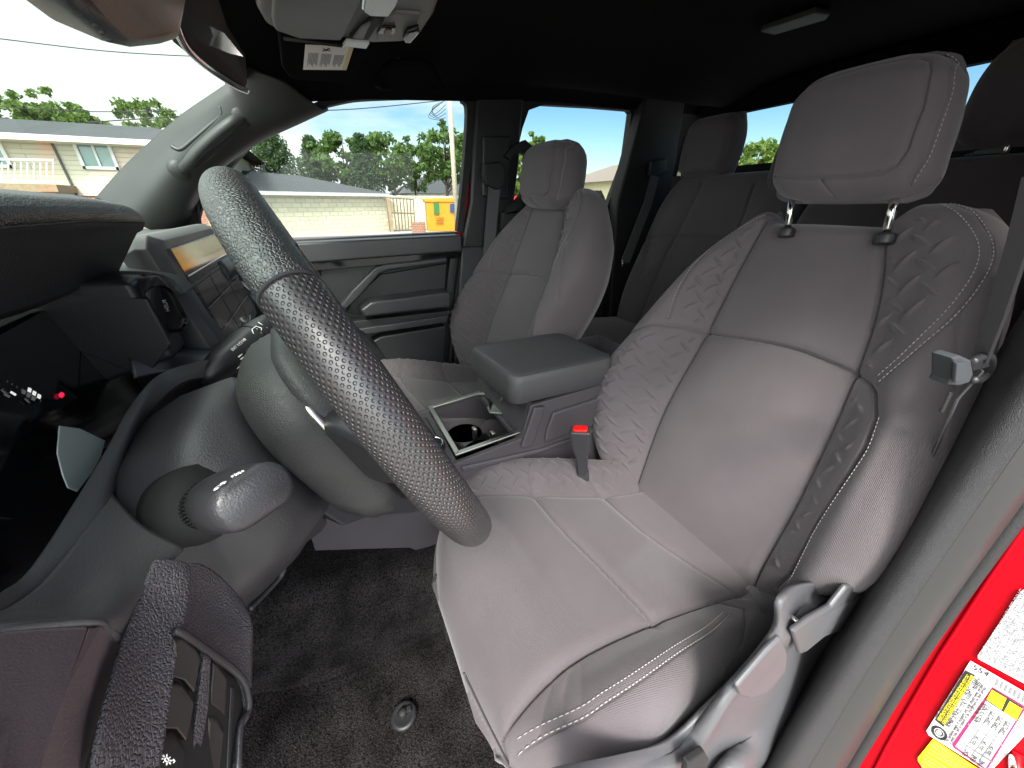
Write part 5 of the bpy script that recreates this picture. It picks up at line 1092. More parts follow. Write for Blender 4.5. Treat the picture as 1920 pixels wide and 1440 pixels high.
# door striker at the lower right
st = thing('door_striker', at(1912, 1420, X=-.085), 'metal door striker on the red pillar at the bottom right corner', 'door striker')
s0 = jpt(1905, 1415, .0); MB().tube(spline([s0, s0 + jn * .03, s0 + jn * .03 + np.array([-.02, 0, -.02]), s0 + np.array([-.025, 0, -.025])], 5), .006, n=10).build('loop', M_chrome, st, smooth=True)
MB().prism([jpt(1895, 1400), jpt(1925, 1415), jpt(1925, 1440), jpt(1890, 1440)], jn * .004).build('plate', M_red, st, bev=.002)

# driver's seat belt on the pillar
db = thing('seat_belt', (.11, -.55, -.1), 'grey seat belt with plastic latch plate beside the large driver seat', 'seat belt', 'seat belts')
pts = [at(1945, 330, X=.105), at(1912, 450, X=.108), at(1868, 590, X=.112), at(1836, 676, X=.115)]
def strap(pts, wv, t_=.0012):
    mb = MB(); rr = []
    for p, w_ in zip(pts, wv): rr.append([p + w_ * s_ + np.array([k_ * t_, 0, 0]) for s_, k_ in ((-.5, -1), (.5, -1), (.5, 1), (-.5, 1))])
    return mb.loft(rr)
strap(pts, [np.array([.015, -.014, .0])] * 4).build('webbing', M_belt, db)
low_ = [at(1835, 690, X=.116), at(1795, 750, X=.118), at(1730, 900, X=.120), at(1655, 1105, X=.120)]
strap(low_, [np.array([.012, -.016, .0])] + [np.array([.0, -.006, .0])] * 3, .0008).build('webbing', M_belt, db)
lp = [at(a, b, X=c) for a, b, c in ((1788, 672, .100), (1802, 667, .100), (1822, 676, .100), (1826, 700, .100), (1818, 718, .100), (1798, 724, .101), (1778, 722, .102), (1784, 714, .102))]
M_latch = mat('latch_plastic', (.050, .056, .060), rough=.85, spec=.15)
thick('latch_grip', lp, (.016, -.004, 0), M_latch, db, bev=.004, seg=4)
thick('grip_inlay', [p - np.array([.0012, 0, 0]) for p in [at(a, b, X=c) for a, b, c in ((1791, 680, .0985), (1806, 679, .0985), (1811, 700, .0985), (1804, 714, .0985), (1788, 716, .0985))]], (.003, 0, 0), M_latch, db, bev=.001)
MB().tube(spline([at(a, b, X=.112) for a, b in ((1822, 678), (1842, 668), (1856, 670), (1858, 684), (1852, 700), (1836, 712), (1824, 712))], 5), .0042, n=10).build('belt_slot_frame', M_plas, db, smooth=True)
thick('belt_slot_bridge', [at(a, b, X=.110) for a, b in ((1822, 676), (1854, 672), (1856, 688), (1824, 696))], (.004, 0, 0), M_plas, db, bev=.001)
thick('stop_button', [at(a, b, X=.117) for a, b in ((1784, 736), (1788, 736), (1770, 776), (1766, 774))], (.003, 0, 0), M_trim, db, bev=.001)

# ------------------------------------------------------------------ overhead: console, mirror, camera cover, visor, handle, lamp
M_over = mat('overhead_plastic', (.13, .127, .118), rough=.5, bump=('noise', 800, .0003), var=.04)
oc = thing('overhead_console', (.9, -.05, .27), 'grey overhead console with map light and sunglasses box on the dark ceiling', 'overhead console')
Zc = lambda *q: [at(a[0], a[1], Z=a[2] if len(a) > 2 else .27) for a in q]
thick('housing', Zc((486, -60), (484, 22), (498, 46), (522, 60), (640, 72), (700, 82), (758, 80), (790, 66), (815, 30), (845, -60)), (0, 0, .05), M_over, oc, bev=.010, seg=4)
thick('glasses_lid', Zc((512, -50), (508, 30), (514, 50), (560, 66), (640, 70), (672, 10), (690, -50)), (0, 0, .03), M_over, oc, bev=.006, seg=3) 
oc_l = [o for o in C.objects if o.name.startswith('glasses_lid')][-1]
oc_l.data.transform(Matrix.Translation((0, 0, -.006)))
thick('lamp_slot', [p - np.array([0, 0, .007]) for p in Zc((702, 22), (716, 26), (690, 66), (655, 64))], (0, 0, .012), M_matte, oc, bev=.002)
thick('slot_lamp', [p - np.array([0, 0, .009]) for p in Zc((676, 38), (694, 30), (680, 62), (660, 60))], (0, 0, .004), M_over, oc, bev=.002)
M_lens = mat('lamp_lens', (.62, .64, .62), rough=.25)
thick('map_light_lens', [p - np.array([0, 0, .010]) for p in Zc((684, -20), (680, 8), (692, 16), (728, 17), (742, -4), (745, -20))], (0, 0, .012), M_lens, oc, bev=.004)
thick('lens_bezel', [p - np.array([0, 0, .005]) for p in Zc((678, -20), (676, 10), (690, 19), (730, 20), (746, -2), (750, -20))], (0, 0, .010), M_chrome, oc, bev=.003)
thick('button_panel', [p - np.array([0, 0, .004]) for p in Zc((706, 60), (722, 26), (740, 18), (790, 22), (784, 46), (764, 72), (706, 72))], (0, 0, .01), M_over, oc, bev=.004)
thick('roof_switch', [p - np.array([0, 0, .008]) for p in Zc((706, 52), (714, 40), (742, 40), (738, 54))], (0, 0, .004), M_black, oc, bev=.002)
thick('sos_switch', [p - np.array([0, 0, .010]) for p in Zc((718, 51), (722, 42), (734, 42), (731, 52))], (0, 0, .003), mat('dim_red', (.10, .03, .03), rough=.4), oc, bev=.001)
thick('map_light_switch', [p - np.array([0, 0, .012]) for p in Zc((754, 58), (762, 44), (784, 38), (786, 46), (770, 66), (758, 66))], (0, 0, .010), M_black, oc, bev=.004)
thick('pull_tab', [p - np.array([0, 0, .008]) for p in Zc((641, 77), (648, 68), (692, 72), (686, 82))], (0, 0, .006), M_lens, oc, bev=.002)
MB().tube([p - np.array([0, 0, .006]) for p in Zc((530, 64), (640, 78))], .0028, n=8).build('hinge_rod', M_matte, oc, smooth=True)

vi = thing('sun_visor', (1.0, -.03, .25), 'folded black sun visor with a white warning label, above the passenger window', 'sun visor')
vr = [at(a, b, X=c) for a, b, c in ((522, 62, .96), (690, 82, .98), (682, 112, 1.03), (660, 156, 1.10), (640, 160, 1.10), (545, 150, 1.08), (530, 130, 1.04))]
thick('visor_board', vr, (.004, .0, .018), M_head, vi, bev=.006)
vl = [at(a, b, X=c) for a, b, c in ((571, 79, .985), (662, 83, .99), (648, 127, 1.05), (567, 126, 1.045))]
vnrm = np.cross(vl[1] - vl[0], vl[3] - vl[0]); vnrm /= np.linalg.norm(vnrm)
if vnrm @ vl[0] > 0: vnrm = -vnrm
M_cream = mat('cream_label', (.80, .79, .72), rough=.5)
lab = MB().prism([p + vnrm * .004 for p in vl], vnrm * .0006).build('warning_label', M_cream, vi)
v_ = lambda a, b, l=.0052: (lambda s_, t2: vl[0] * (1 - s_) * (1 - t2) + vl[1] * s_ * (1 - t2) + vl[2] * s_ * t2 + vl[3] * (1 - s_) * t2 + vnrm * l)(a, b)
ln_ = MB()
for colk in range(3):
    for k in range(8):
        a = .08 + colk * .28 + k * .028; ln_.tube([v_(a, .28 + .03 * colk), v_(a, .86 - .05 * ((k * 3 + colk) % 4))], .00055, n=4)
ln_.build('label_lines', M_grayink, lab)
sy2 = MB()
for a, b, c, d in ((.36, .08, .44, .20), (.36, .2, .5, .08), (.40, .14, .52, .18)): sy2.tube([v_(a, b), v_(c, d)], .0009, n=4)
sy2.build('label_symbol', M_ink, lab)
MB().prism([v_(.90, .02, .005), v_(.985, .02, .005), v_(.985, .97, .005), v_(.90, .97, .005)], vnrm * .0004).build('yellow_stripe', mat('pale_yellow', (.72, .60, .32), rough=.5), lab)

mi = thing('rear_view_mirror', (.72, .08, .2), 'slim frameless rear-view mirror seen edge-on at the top of the windscreen', 'mirror')
me_ = [at(a, b, X=c) for a, b, c in ((300, -60, .60), (318, 0, .62), (330, 50, .65), (350, 90, .68), (392, 128, .74), (440, 160, .80), (462, 170, .83))]
MB().tube(spline(me_, 6), .0042, n=10).build('mirror_rim', M_chrome, mi, smooth=True)
body_ = [at(a, b, X=c) for a, b, c in ((318, -50, .61), (322, 4, .625), (334, 48, .652), (356, 88, .69), (396, 122, .745), (440, 154, .80), (462, 166, .825), (466, 158, .83), (462, 104, .83), (430, 50, .80), (395, -50, .76))]
thick('mirror_body', body_, (.006, .018, .004), M_matte, mi, bev=.004)
mg = [at(a, b, X=c) for a, b, c in ((341, 36, .655), (392, 48, .73), (420, 62, .765), (456, 106, .815), (430, 100, .79), (390, 84, .735), (348, 54, .67))]
gn = np.cross(mg[2] - mg[0], mg[4] - mg[0]); gn /= np.linalg.norm(gn); gn = gn if gn @ mg[0] < 0 else -gn
rdir = np.array([-.95, .25, .07]); rdir /= np.linalg.norm(rdir); mc = sum(mg) / len(mg); mn = rdir - mc / np.linalg.norm(mc); mn /= np.linalg.norm(mn)
mg = [(lambda d: d * ((mc * .965) @ mn) / (d @ mn))(p / np.linalg.norm(p)) for p in mg]
MB().prism(mg, -mn * .001).build('mirror_glass', mat('mirror_silver', (.75, .77, .72), rough=.12, metal=1), mi)
cc2 = thing('camera_cover', (.6, .25, .22), 'dark plastic camera cover behind the mirror against the windscreen', 'camera cover')
cv = lambda k, d: [at(a, b, X=c) + np.array([0, d, d * -.1]) for a, b, c in ((112, -80, .42 + k), (118, -10, .44 + k), (150, 28, .46 + k), (196, 66, .50 + k), (224, 90, .53 + k), (262, 98, .56 + k), (310, 92, .60 + k), (345, 82, .63 + k), (370, -80, .66 + k))]
thick('cover_shell', cv(0, 0), (.015, .05, .02), M_plas2, cc2, bev=.012, seg=4)
thick('lens_opening', [at(a, b, X=c) for a, b, c in ((248, -10, .555), (256, 22, .558), (290, 28, .585), (320, 20, .60), (320, -20, .60))], (.006, .006, 0), M_matte, cc2, bev=.005)
for k in range(3): thick('cooling_slot', [at(a, b, X=.475) for a, b in ((178 + 13 * k, 40 + 14 * k), (186 + 13 * k, 46 + 14 * k), (188 + 13 * k, 52 + 14 * k), (180 + 13 * k, 48 + 14 * k))], (.004, .004, 0), M_matte, cc2)
gh2 = thing('ceiling_grab_handle', (1.36, -.3, .28), 'black ceiling grab handle above the passenger door window', 'grab handle')
MB().tube(spline([at(a, b, X=1.30) for a, b in ((708, 163), (712, 142), (730, 122), (770, 118), (805, 124), (815, 142), (828, 166))], 6), .0095, n=10).build('handle_bar', M_head, gh2, smooth=True)
for a, b in ((722, 163), (822, 166)): thick('handle_foot', [at(a + dx, b + dy, X=1.315) for dx, dy in ((-14, -6), (14, -6), (12, 5), (-12, 5))], (.015, 0, 0), M_head, gh2, bev=.004)
thick('coat_hook', [at(a, b, X=1.30) for a, b in ((728, 118), (752, 102), (756, 106), (734, 122))], (.01, 0, .005), M_plas2, gh2, bev=.002)
dl = thing('ceiling_lamp', at(1490, 45, Z=.39), 'slim pale oblong reading lamp set in the black ceiling', 'ceiling lamp')
thick('lamp_lens', [at(a, b, Z=.392) for a, b in ((1425, 60), (1440, 53), (1528, 24), (1556, 28), (1548, 38), (1452, 66))], (0, 0, .012), M_trim, dl, bev=.003)

# ------------------------------------------------------------------ outside
# ground
M_asph = mat('asphalt', (.11, .11, .108), rough=.9, bump=('noise', 40, .01), var=.15)
g_ = MB().box((60, 0, -1.60), (600, 600, .05)).build('ground', mat('car_park_ground', (.26, .255, .24), rough=.95, bump=('noise', 30, .01), var=.12)); tag(g_, kind='structure')
pv = MB().box((12.5, -2, -1.5485), (10, 30, .0015)).build('pavement', M_asph); tag(pv, kind='structure')
M_cream2 = mat('cream_block', (.62, .58, .42), rough=.85, bump=('noise', 20, .01), var=.06)
def brick_mat(name, c1, c2, cm, sc, bw, bh, axis='YZ'):
    m = bpy.data.materials.new(name); m.use_nodes = True; t = m.node_tree; b = t.nodes['Principled BSDF']; b.inputs['Roughness'].default_value = .85
    tc_ = t.nodes.new('ShaderNodeTexCoord'); sp_ = t.nodes.new('ShaderNodeSeparateXYZ'); cb = t.nodes.new('ShaderNodeCombineXYZ'); br = t.nodes.new('ShaderNodeTexBrick')
    t.links.new(tc_.outputs['Object'], sp_.inputs[0]); t.links.new(sp_.outputs['Y'], cb.inputs[0]); t.links.new(sp_.outputs['Z'], cb.inputs[1]); t.links.new(cb.outputs[0], br.inputs['Vector'])
    br.inputs['Color1'].default_value = (*c1, 1); br.inputs['Color2'].default_value = (*c2, 1); br.inputs['Mortar'].default_value = (*cm, 1)
    br.inputs['Scale'].default_value = sc; br.inputs['Brick Width'].default_value = bw; br.inputs['Row Height'].default_value = bh; br.inputs['Mortar Size'].default_value = .012
    bn = t.nodes.new('ShaderNodeBump'); bn.inputs['Distance'].default_value = .03; bn.invert = True
    t.links.new(br.outputs['Fac'], bn.inputs['Height']); t.links.new(br.outputs['Color'], b.inputs['Base Color']); t.links.new(bn.outputs[0], b.inputs['Normal']); return m
M_block = brick_mat('painted_block', (.62, .58, .42), (.55, .51, .37), (.44, .41, .30), 1, .42, .21)
M_siding = brick_mat('pale_brick', (.60, .56, .42), (.55, .52, .40), (.45, .42, .33), 1, 9, .16)
M_redbrick = brick_mat('red_brick', (.32, .12, .07), (.25, .09, .05), (.35, .28, .22), 1, .22, .08)
M_shing = mat('grey_shingles', (.040, .043, .046), rough=.9, bump=('noise', 12, .03), var=.15)
M_wfr = mat('window_frame_white', (.7, .7, .66), rough=.5); M_wgl = mat('teal_window_glass', (.10, .22, .20), rough=.12, spec=.8)
M_wood = mat('weathered_wood', (.28, .2, .12), rough=.9, bump=('noise', 30, .01), var=.2)
# block wall building across the lot
bw = thing('block_building', (22.5, 0, -1.55), 'long low cream block building with grey roof, seen through the passenger window', 'building')
W0 = np.array([21.6, 4.0]); W1 = np.array([25.6, -4.15]); wd = (W1 - W0) / np.linalg.norm(W1 - W0); wn_ = np.array([-wd[1], wd[0]]); wn_ = wn_ if wn_[0] > 0 else -wn_
def wpt(k, d, z): p = W0 + (W1 - W0) * k + wn_ * d; return (p[0], p[1], z)
zt = .34
MB().prism([wpt(0, 0, -1.6), wpt(1, 0, -1.6), wpt(1, 0, zt), wpt(0, 0, zt)], (wn_[0] * 6, wn_[1] * 6, 0)).build('wall', M_block, bw)
MB().prism([wpt(-.02, -.5, zt - .02), wpt(1.0, -.35, zt - .02), wpt(1.0, -.35, zt + .14), wpt(-.02, -.5, zt + .14)], (wn_[0] * .06, wn_[1] * .06, 0)).build('fascia', mat('fascia_grey', (.5, .5, .48), rough=.6), bw)
MB().add([wpt(-.02, -.5, zt + .14), wpt(1.02, -.35, zt + .12), wpt(.62, 3.2, zt + 1.05), wpt(-.02, 3.2, zt + 1.25), wpt(1.02, 6.5, zt + .1), wpt(-.02, 6.5, zt + .1)], [(0, 1, 2, 3), (1, 4, 2), (3, 2, 4, 5)]).build('roof', M_shing, bw)
w2 = thing('block_wall', (26, -6, -1.55), 'tall cream block wall behind the iron gate and the yellow bin', 'wall')
MB().prism([(25.9, -4.2, -1.6), (26.3, -12, -1.6), (26.3, -12, .30), (25.9, -4.2, .30)], (.25, 0, 0)).build('wall', M_block, w2)
MB().prism([(25.85, -4.15, .30), (26.25, -12, .30), (26.25, -12, .38), (25.85, -4.15, .38)], (.35, 0, 0)).build('coping', M_cream2, w2)
gt = thing('iron_gate', (25, -4.3, -1.55), 'rusty iron bar gate leaning open beside the yellow bin', 'gate')
mb = MB(); g0, g1 = at(723, 370, X=24.5), at(775, 374, X=25.0); b0g, b1g = at(731, 432, X=24.5), at(778, 431, X=25.0)
for k in range(9):
    s_ = k / 8; mb.tube([g0 * (1 - s_) + g1 * s_, b0g * (1 - s_) + b1g * s_], .035, n=6)
for a, b in (((.0), 0), ((.45), 0), ((1), 0)): mb.tube([g0 * (1 - a) + b0g * a, g1 * (1 - a) + b1g * a], .04, n=6)
mb.build('bars', mat('rusty_iron', (.16, .11, .07), rough=.8), gt)
MB().box((24.6, -4.05, -.7), (.12, .1, .95)).build('gate_post', M_wood, gt)
MB().prism([at(a, b, X=25.4) for a, b in ((779, 400), (783, 400), (790, 428), (782, 430))], (.05, 0, 0)).build('white_board', M_paper, gt)
du = thing('skip_bin', (21, -5.9, -1.55), 'bright yellow-orange steel waste bin with a green sticker', 'waste bin')
M_or = mat('orange_paint', (.62, .23, .010), rough=.5, var=.05)
MB().prism([at(a, b, X=20) for a, b in ((799, 378), (870, 376), (870, 434), (803, 434))], (1.5, -.3, 0)).build('bin_body', M_or, du, bev=.03)
MB().prism([at(a, b, X=19.95) for a, b in ((795, 373), (872, 371), (872, 379), (797, 379))], (1.6, -.3, 0)).build('bin_rim', M_or, du, bev=.02)
MB().prism([at(a, b, X=19.93) for a, b in ((813, 380), (823, 380), (824, 402), (814, 402))], (.02, 0, 0)).build('green_sticker', mat('sticker_green', (.04, .14, .03), rough=.5), du)
MB().prism([at(a, b, X=19.93) for a, b in ((844, 382), (853, 382), (851, 398), (844, 398))], (.02, 0, 0)).build('blue_sticker', mat('sticker_blue', (.02, .05, .14), rough=.5), du)
mb = MB()
for y_ in (408, 413, 418): mb.prism([at(a, b, X=19.93) for a, b in ((818, y_), (832, y_ - .5), (832, y_ + 1), (818, y_ + 1.5))], (.02, 0, 0))
mb.build('stencil_lines', mat('stencil_brown', (.2, .08, .01), rough=.6), du)
MB().box((20.7, -4.75, -1.2), (.12, .35, .3)).build('scrap_panel', M_redbrick, tag(thing('brick_stack', (20.7, -4.75, -1.55), 'small dark brick pile between gate and yellow bin', 'brick pile')))
# far hipped roof beyond the wall
fr_ = thing('far_house', (45, -14, -1.5), 'distant low house with a grey hipped roof beyond the block wall', 'house')
c = [at(a, b, X=45) for a, b in ((755, 362), (880, 368))]
MB().add([(45, c[0][1], .9), (45, c[1][1] - 6, .9), (50, c[0][1] - 3.0, 2.7), (50, c[1][1] - 3, 2.7), (56, c[0][1], .9), (56, c[1][1] - 6, .9)], [(0, 1, 3, 2), (0, 2, 4), (1, 5, 3), (2, 3, 5, 4)]).build('roof', M_shing, fr_)
MB().box((50, (c[0][1] + c[1][1]) / 2 - 3, -.35), (4.6, 5.2, 1.2)).build('wall', M_cream2, fr_)

# two-storey house seen through the windscreen
ho = thing('two_storey_house', (22, 9, -1.55), 'pale two-storey house with teal windows and a balcony, seen through the windscreen', 'house')
hb = lambda a, b, X=22.0: at(a, b, X=X)
yL, yR = 17.0, hb(300, 280)[1] - 2.2
MB().prism([(22, yL, .25), (22, yR, .25), (22, yR, 2.15), (22, yL, 2.15)], (9, 0, 0)).build('wall', M_siding, ho)
MB().prism([(22.05, yL, -1.6), (22.05, yR + .05, -1.6), (22.05, yR + .05, .25), (22.05, yL, .25)], (8.9, 0, 0)).build('lower_wall', M_redbrick, ho)
rf = MB().add([(21.2, yL + .8, 2.12), (21.2, yR - .8, 2.12), (26.5, yR + 3.2, 3.2), (26.5, yL - 3, 3.2), (31.6, yL + .8, 2.12), (31.6, yR - .8, 2.12)], [(0, 1, 2, 3), (1, 5, 2), (3, 2, 5, 4), (0, 3, 4)]).build('roof', M_shing, ho)
MB().box((21.22, (yL + yR) / 2, 2.06), (.05, (yL - yR) / 2 + .8, .09)).build('fascia', M_wfr, ho)
MB().box((21.6, (yL + yR) / 2, 1.98), (.38, (yL - yR) / 2 + .75, .02)).build('soffit', M_cream2, ho)
def hwin(px0, py0, px1, py1, nm=2):
    a = hb(px0, py0, 21.97); b = hb(px1, py1, 21.97); cy, cz, hy, hz = (a[1] + b[1]) / 2, (a[2] + b[2]) / 2, abs(a[1] - b[1]) / 2, abs(a[2] - b[2]) / 2
    f = MB(); 
    for s_ in (-1, 1): f.box((21.95, cy + s_ * hy, cz), (.05, .05, hz + .05)); f.box((21.95, cy, cz + s_ * hz), (.05, hy + .04, .05))
    for k in range(1, nm): f.box((21.955, cy + (2 * k / nm - 1) * hy, cz), (.04, .035, hz))
    fo = f.build('window', M_wfr, ho); MB().box((21.99, cy, cz), (.02, hy, hz)).build('pane', M_wgl, fo); return fo
hwin(138, 266, 222, 316); hwin(-45, 262, 22, 312)
MB().tube([hb(92, 258, 21.95), hb(146, 372, 21.95)], .04, n=6).build('downpipe', mat('pipe_dark', (.08, .07, .06), rough=.7), ho)
bl = MB().prism([hb(-80, 342, 20.6), hb(105, 346, 20.6), hb(110, 360, 20.6), hb(-80, 358, 20.6)], (1.4, 0, 0)).build('balcony', M_wood, ho)
rl_ = MB()
for k in range(16):
    x = 100 - k * 12; rl_.tube([hb(x, 305, 20.65), hb(x, 343, 20.65)], .022, n=5)
rl_.tube([hb(102, 301, 20.65), hb(-80, 297, 20.65)], .04, n=6).tube([hb(102, 343, 20.65), hb(-80, 341, 20.65)], .03, n=6)
rl_.build('railing', M_wfr, bl)

# trees: trunk, limbs and thousands of leaf clumps
def leaf_mesh(name, centers, size, m_, parent, per=26, seed=1, flat=.7, needle=False):
    r_ = np.random.default_rng(seed); v = []; f = []
    for (c_, rad) in centers:
        n = per; d = r_.normal(size=(n, 3)); d /= np.linalg.norm(d, axis=1)[:, None]; rr = rad * r_.uniform(.35, 1.05, n)[:, None]
        P = np.array(c_) + d * rr * np.array([1, 1, flat])
        for p in P:
            a = r_.normal(size=3); a /= np.linalg.norm(a); b = np.cross(a, r_.normal(size=3)); b /= np.linalg.norm(b) + 1e-9
            s_ = size * r_.uniform(.6, 1.4); w_ = s_ * (.3 if needle else .6); n0 = len(v)
            v += [p - a * s_, p + b * w_, p + a * s_, p - b * w_]; f.append((n0, n0 + 1, n0 + 2, n0 + 3))
    return mesh(name, v, f, m_, parent)
M_leaf = [mat('leaves_green', (.055, .105, .018), rough=.7, var=.35), mat('leaves_dark', (.020, .050, .016), rough=.7, var=.35), mat('leaves_yellowgreen', (.10, .155, .022), rough=.7, var=.35)]
M_bark = mat('bark', (.10, .075, .055), rough=.95, bump=('noise', 20, .02), var=.2)
for m_ in M_leaf:      # light passes through leaves
    t = m_.node_tree; b = t.nodes['Principled BSDF']; o_n = [n for n in t.nodes if n.type == 'OUTPUT_MATERIAL'][0]; tl = t.nodes.new('ShaderNodeBsdfTranslucent'); tl.inputs[0].default_value = (.12, .20, .03, 1)
    mx = t.nodes.new('ShaderNodeMixShader'); mx.inputs[0].default_value = .3; t.links.new(b.outputs[0], mx.inputs[1]); t.links.new(tl.outputs[0], mx.inputs[2]); t.links.new(mx.outputs[0], o_n.inputs[0])
def tree(px, py_top, X, wid, label, kind=0, seed=0, conifer=False, zb=-1.55, group=None, fill=1.0):
    top = at(px, py_top, X=X); base = np.array([top[0], top[1], zb]); H = top[2] - zb; r_ = np.random.default_rng(seed)
    t = thing('conifer' if conifer else 'tree', base, label, 'tree', group)
    mb = MB().tube([base, base + (0.05 * H * r_.normal(), .02 * H * r_.normal(), H * .5), (top[0], top[1], top[2] - H * .1)], [H * .022, H * .014, H * .004], n=8)
    cs = []
    if conifer:
        for k in range(34):
            s_ = (k + .5) / 34; z = zb + H * (.22 + .78 * s_); R = wid * (1 - s_) ** .8 * .5 + .1
            for a in np.arange(0, 2 * math.pi, 1.1) + r_.uniform(0, 2):
                for q in (.35, .7, 1.0): cs.append(((base[0] + R * q * math.cos(a), base[1] + R * q * math.sin(a), z - R * q * .25), .30 * (wid / 4)))
        mb.build('trunk', M_bark, t, smooth=True); leaf_mesh('crown', cs, .13, M_leaf[kind], t, per=int(12 * fill), seed=seed, needle=True)
    else:
        for k in range(11):
            a = r_.uniform(0, 6.28); z0 = zb + H * r_.uniform(.3, .65); L_ = wid * .5 * r_.uniform(.5, 1); e_ = (base[0] + L_ * math.cos(a), base[1] + L_ * math.sin(a), z0 + L_ * r_.uniform(.4, 1.1))
            mb.tube([(base[0], base[1], z0), ((base[0] + e_[0]) / 2, (base[1] + e_[1]) / 2, (z0 + e_[2]) / 2 + .15), e_], [H * .009, H * .006, H * .003], n=6)
        for k in range(int(85 * fill)):
            d = r_.normal(size=3); d /= np.linalg.norm(d); q = r_.uniform(.25, 1) ** .5
            cs.append(((base[0] + d[0] * q * wid * .5, base[1] + d[1] * q * wid * .5, zb + H * .69 + d[2] * q * H * .30), wid * r_.uniform(.06, .115)))
        mb.build('trunk', M_bark, t, smooth=True); leaf_mesh('crown', cs, .15, M_leaf[kind], t, per=44, seed=seed)
    return t
G = 'trees beyond the block building'
tree(498, 240, 31, 5.5, 'broad dark fir leftmost in the passenger window', 1, 1, True, group=G, fill=1.3)
tree(578, 256, 34, 3.6, 'slim pointed conifer right of the broad dark fir', 1, 2, True, group=G)
tree(635, 240, 34, 4.6, 'tall green tree in the middle of the passenger window', 0, 3, group=G, fill=1.0)
tree(672, 252, 32, 3.0, 'narrow dark conifer just right of the tall middle tree', 1, 4, True, group=G)
tree(722, 240, 33, 4.6, 'open leafy tree with gaps left of the utility pole', 0, 5, group=G)
tree(775, 275, 36, 3.6, 'small thin tree low between the open tree and the pole', 0, 6, group=G, fill=.6)
tree(830, 228, 31, 4.8, 'leafy tree directly behind the utility pole', 0, 7, group=G, fill=1.1)
for i, (px, py, X, w_, k, lb) in enumerate(((10, 165, 40, 5.0, 2, 'bright green tree above the house roof at the left edge'), (80, 158, 40, 4.6, 2, 'rounded bright green tree second from the left above the house roof'), (138, 182, 40, 3.6, 2, 'small bright green tree third from the left above the house roof'), (262, 176, 34, 4.0, 2, 'airy light green tree right of the house roof beside the windscreen pillar'))):
    tree(px, py, X, w_, lb, k, 20 + i, group='trees behind the two-storey house', fill=.9)
up = thing('utility_pole', at(848, 420, X=20) * np.array([1, 1, 0]) + np.array([0, 0, -1.55]), 'tall wooden utility pole with cables, seen through the passenger window', 'utility pole')
p0 = at(843, 190, X=20); MB().tube([(p0[0], p0[1], -1.6), (p0[0], p0[1], 7.5)], [.13, .09], n=12).build('pole', mat('pole_wood', (.42, .38, .28), rough=.9, var=.15), up, smooth=True)
lo_ = MB()
for k in range(5):
    a = [at(836 - 6 * k, 188 + 4 * k, X=20.05), at(812 - 2 * k, 200 + 5 * k, X=20.05), at(815 + 3 * k, 214 + 3 * k, X=20.05), at(836, 196 + 8 * k, X=20.05)]; lo_.tube(spline(a, 6), .012, n=5)
lo_.build('cable_loops', M_matte, up, smooth=True)
for i, (a, b, X, lb) in enumerate((((-60, 66), (420, 108), 30, 'uppermost dark power line across the sky left of the mirror'), ((-60, 196), (320, 208), 32, 'thin power line just above the two-storey house roof'), ((440, 212), (850, 186), 25, 'power line running from the windscreen pillar to the utility pole'))):
    q0, q1 = at(*a, X=X), at(*b, X=X); mid = (q0 + q1) / 2 - np.array([0, 0, .15]); o = MB().tube(spline([q0 + (q0 - q1) * .5, q0, mid, q1, q1 + (q1 - q0) * .0], 6), .022, n=5).build('power_line', M_matte); tag(o, lb, 'power line', 'power lines')
# beyond the rear windows
h2 = thing('far_house', (30, -32, -1.5), 'distant cream house seen between the passenger headrest and rear pillar', 'house')
a, b = at(1085, 300, Y=-22), at(1175, 300, Y=-22)
MB().prism([(b[0] - 6, -22, -1.6), (a[0] + 2, -22, -1.6), (a[0] + 2, -22, 1.6), (b[0] - 6, -22, 1.6)], (0, -6, 0)).build('wall', mat('cream_render', (.5, .45, .28), rough=.8), h2)
MB().add([(b[0] - 6.6, -21.4, 1.55), (a[0] + 2.6, -21.4, 1.55), (a[0] - 1, -25, 3.0), (b[0] - 3, -25, 3.0), (a[0] + 2.6, -28.6, 1.55), (b[0] - 6.6, -28.6, 1.55)], [(0, 1, 2, 3), (1, 4, 2), (3, 2, 4, 5), (0, 3, 5)]).build('roof', mat('brown_grey_roof', (.16, .13, .11), rough=.9, var=.1), h2)
for i, (px, py, Y_, w_, lb) in enumerate(((970, 285, -14, 3.4, 'bright green tree filling the gap beside the door pillar'), (1003, 246, -17, 2.4, 'small treetop above the passenger headrest'), (1285, 258, -22, 3.2, 'bright green tree at the left edge of the back window'), (1432, 262, -24, 4.6, 'yellow-green tree beyond the back window beside the large headrest'), (1850, 300, -30, 6.0, 'low green tree beyond the right end of the back window'))):
    p = at(px, py, Y=Y_); tree(px, py, p[0], w_, lb, 2, 40 + i, group='trees behind the truck')
rc = thing('parked_car', (11, -6.6, -1.55), 'bright red parked car glimpsed through the rear door window', 'car')
c0 = at(965, 400, X=9.5)
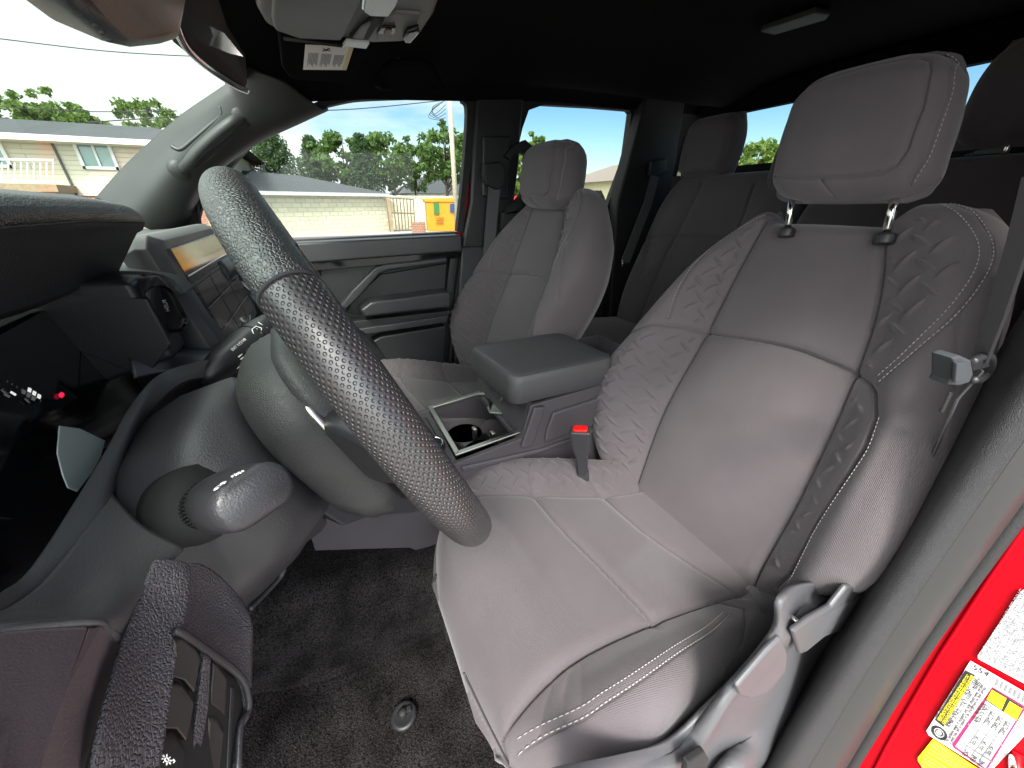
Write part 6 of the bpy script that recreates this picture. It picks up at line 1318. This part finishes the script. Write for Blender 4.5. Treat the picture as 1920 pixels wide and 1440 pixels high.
MB().prism([(c0[0], c0[1] + .5, -1.2), (c0[0], c0[1] - 3.7, -1.2), (c0[0], c0[1] - 3.7, -.3), (c0[0], c0[1] - 3.0, -.25), (c0[0], c0[1] - 2.3, .18), (c0[0], c0[1] - .9, .2), (c0[0], c0[1] - .2, -.30), (c0[0], c0[1] + .5, -.5)], (1.8, 0, 0)).build('body', M_red, rc, bev=.08)
MB().prism([(c0[0] - .01, c0[1] - 2.25, -.25), (c0[0] - .01, c0[1] - 2.1, .10), (c0[0] - .01, c0[1] - 1.0, .12), (c0[0] - .01, c0[1] - .5, -.25)], (.02, 0, 0)).build('side_window', M_black, rc)
for dy in (-2.9, -.3):
    MB().lathe((c0[0] - .02, c0[1] + dy, -1.22), (1, 0, 0), [(.001, 0), (.34, 0), (.34, .2), (.001, .2)], 24).build('wheel', M_rubber, rc, smooth=True)

# bodywork round the open doorway, out of this frame but there from a step aside
def body(name, mb, **k): o = mb.build(name, M_red, None, **k); tag(o, kind='structure'); return o
body('bonnet', MB().prism([(0, .92, -.145), (0, 2.05, -.26), (0, 2.15, -.34), (0, 2.15, -.9), (0, 1.0, -.9)], (1.5, 0, 0)), bev=.04)
body('roof_rail', MB().prism([(-.045, .10, .27), (-.045, -1.65, .36), (-.045, -1.65, .46), (-.045, .06, .40)], (.05, 0, 0)), bev=.01)
body('windscreen_post', MB().prism([(-.045, .10, .40), (-.045, .10, .27), (-.045, .80, -.12), (-.045, .92, -.10)], (.05, 0, 0)), bev=.01)
body('front_wing', MB().prism([(-.05, .72, -.14), (-.05, 2.1, -.24), (-.05, 2.1, -.9), (-.05, .72, -.95)], (.06, 0, 0)), bev=.02)
body('door_sill', MB().prism([(-.03, .75, -.99), (-.03, -.70, -.99), (-.03, -.70, -1.18), (-.03, .75, -1.18)], (.07, 0, 0)), bev=.015)
body('cab_side', MB().prism([(-.11, -.86, -.05), (-.11, -1.68, -.05), (-.11, -1.68, -1.18), (-.11, -.86, -1.18)], (.06, 0, 0)), bev=.02)
body('far_side', MB().prism([(1.53, .9, -.14), (1.53, -1.68, -.09), (1.53, -1.68, -1.18), (1.53, .9, -1.18)], (.07, 0, 0)), bev=.02)
MB().box((.24, .315, -.34), (.08, .135, .10)).build('end_block', M_matte, dash, bev=.01)
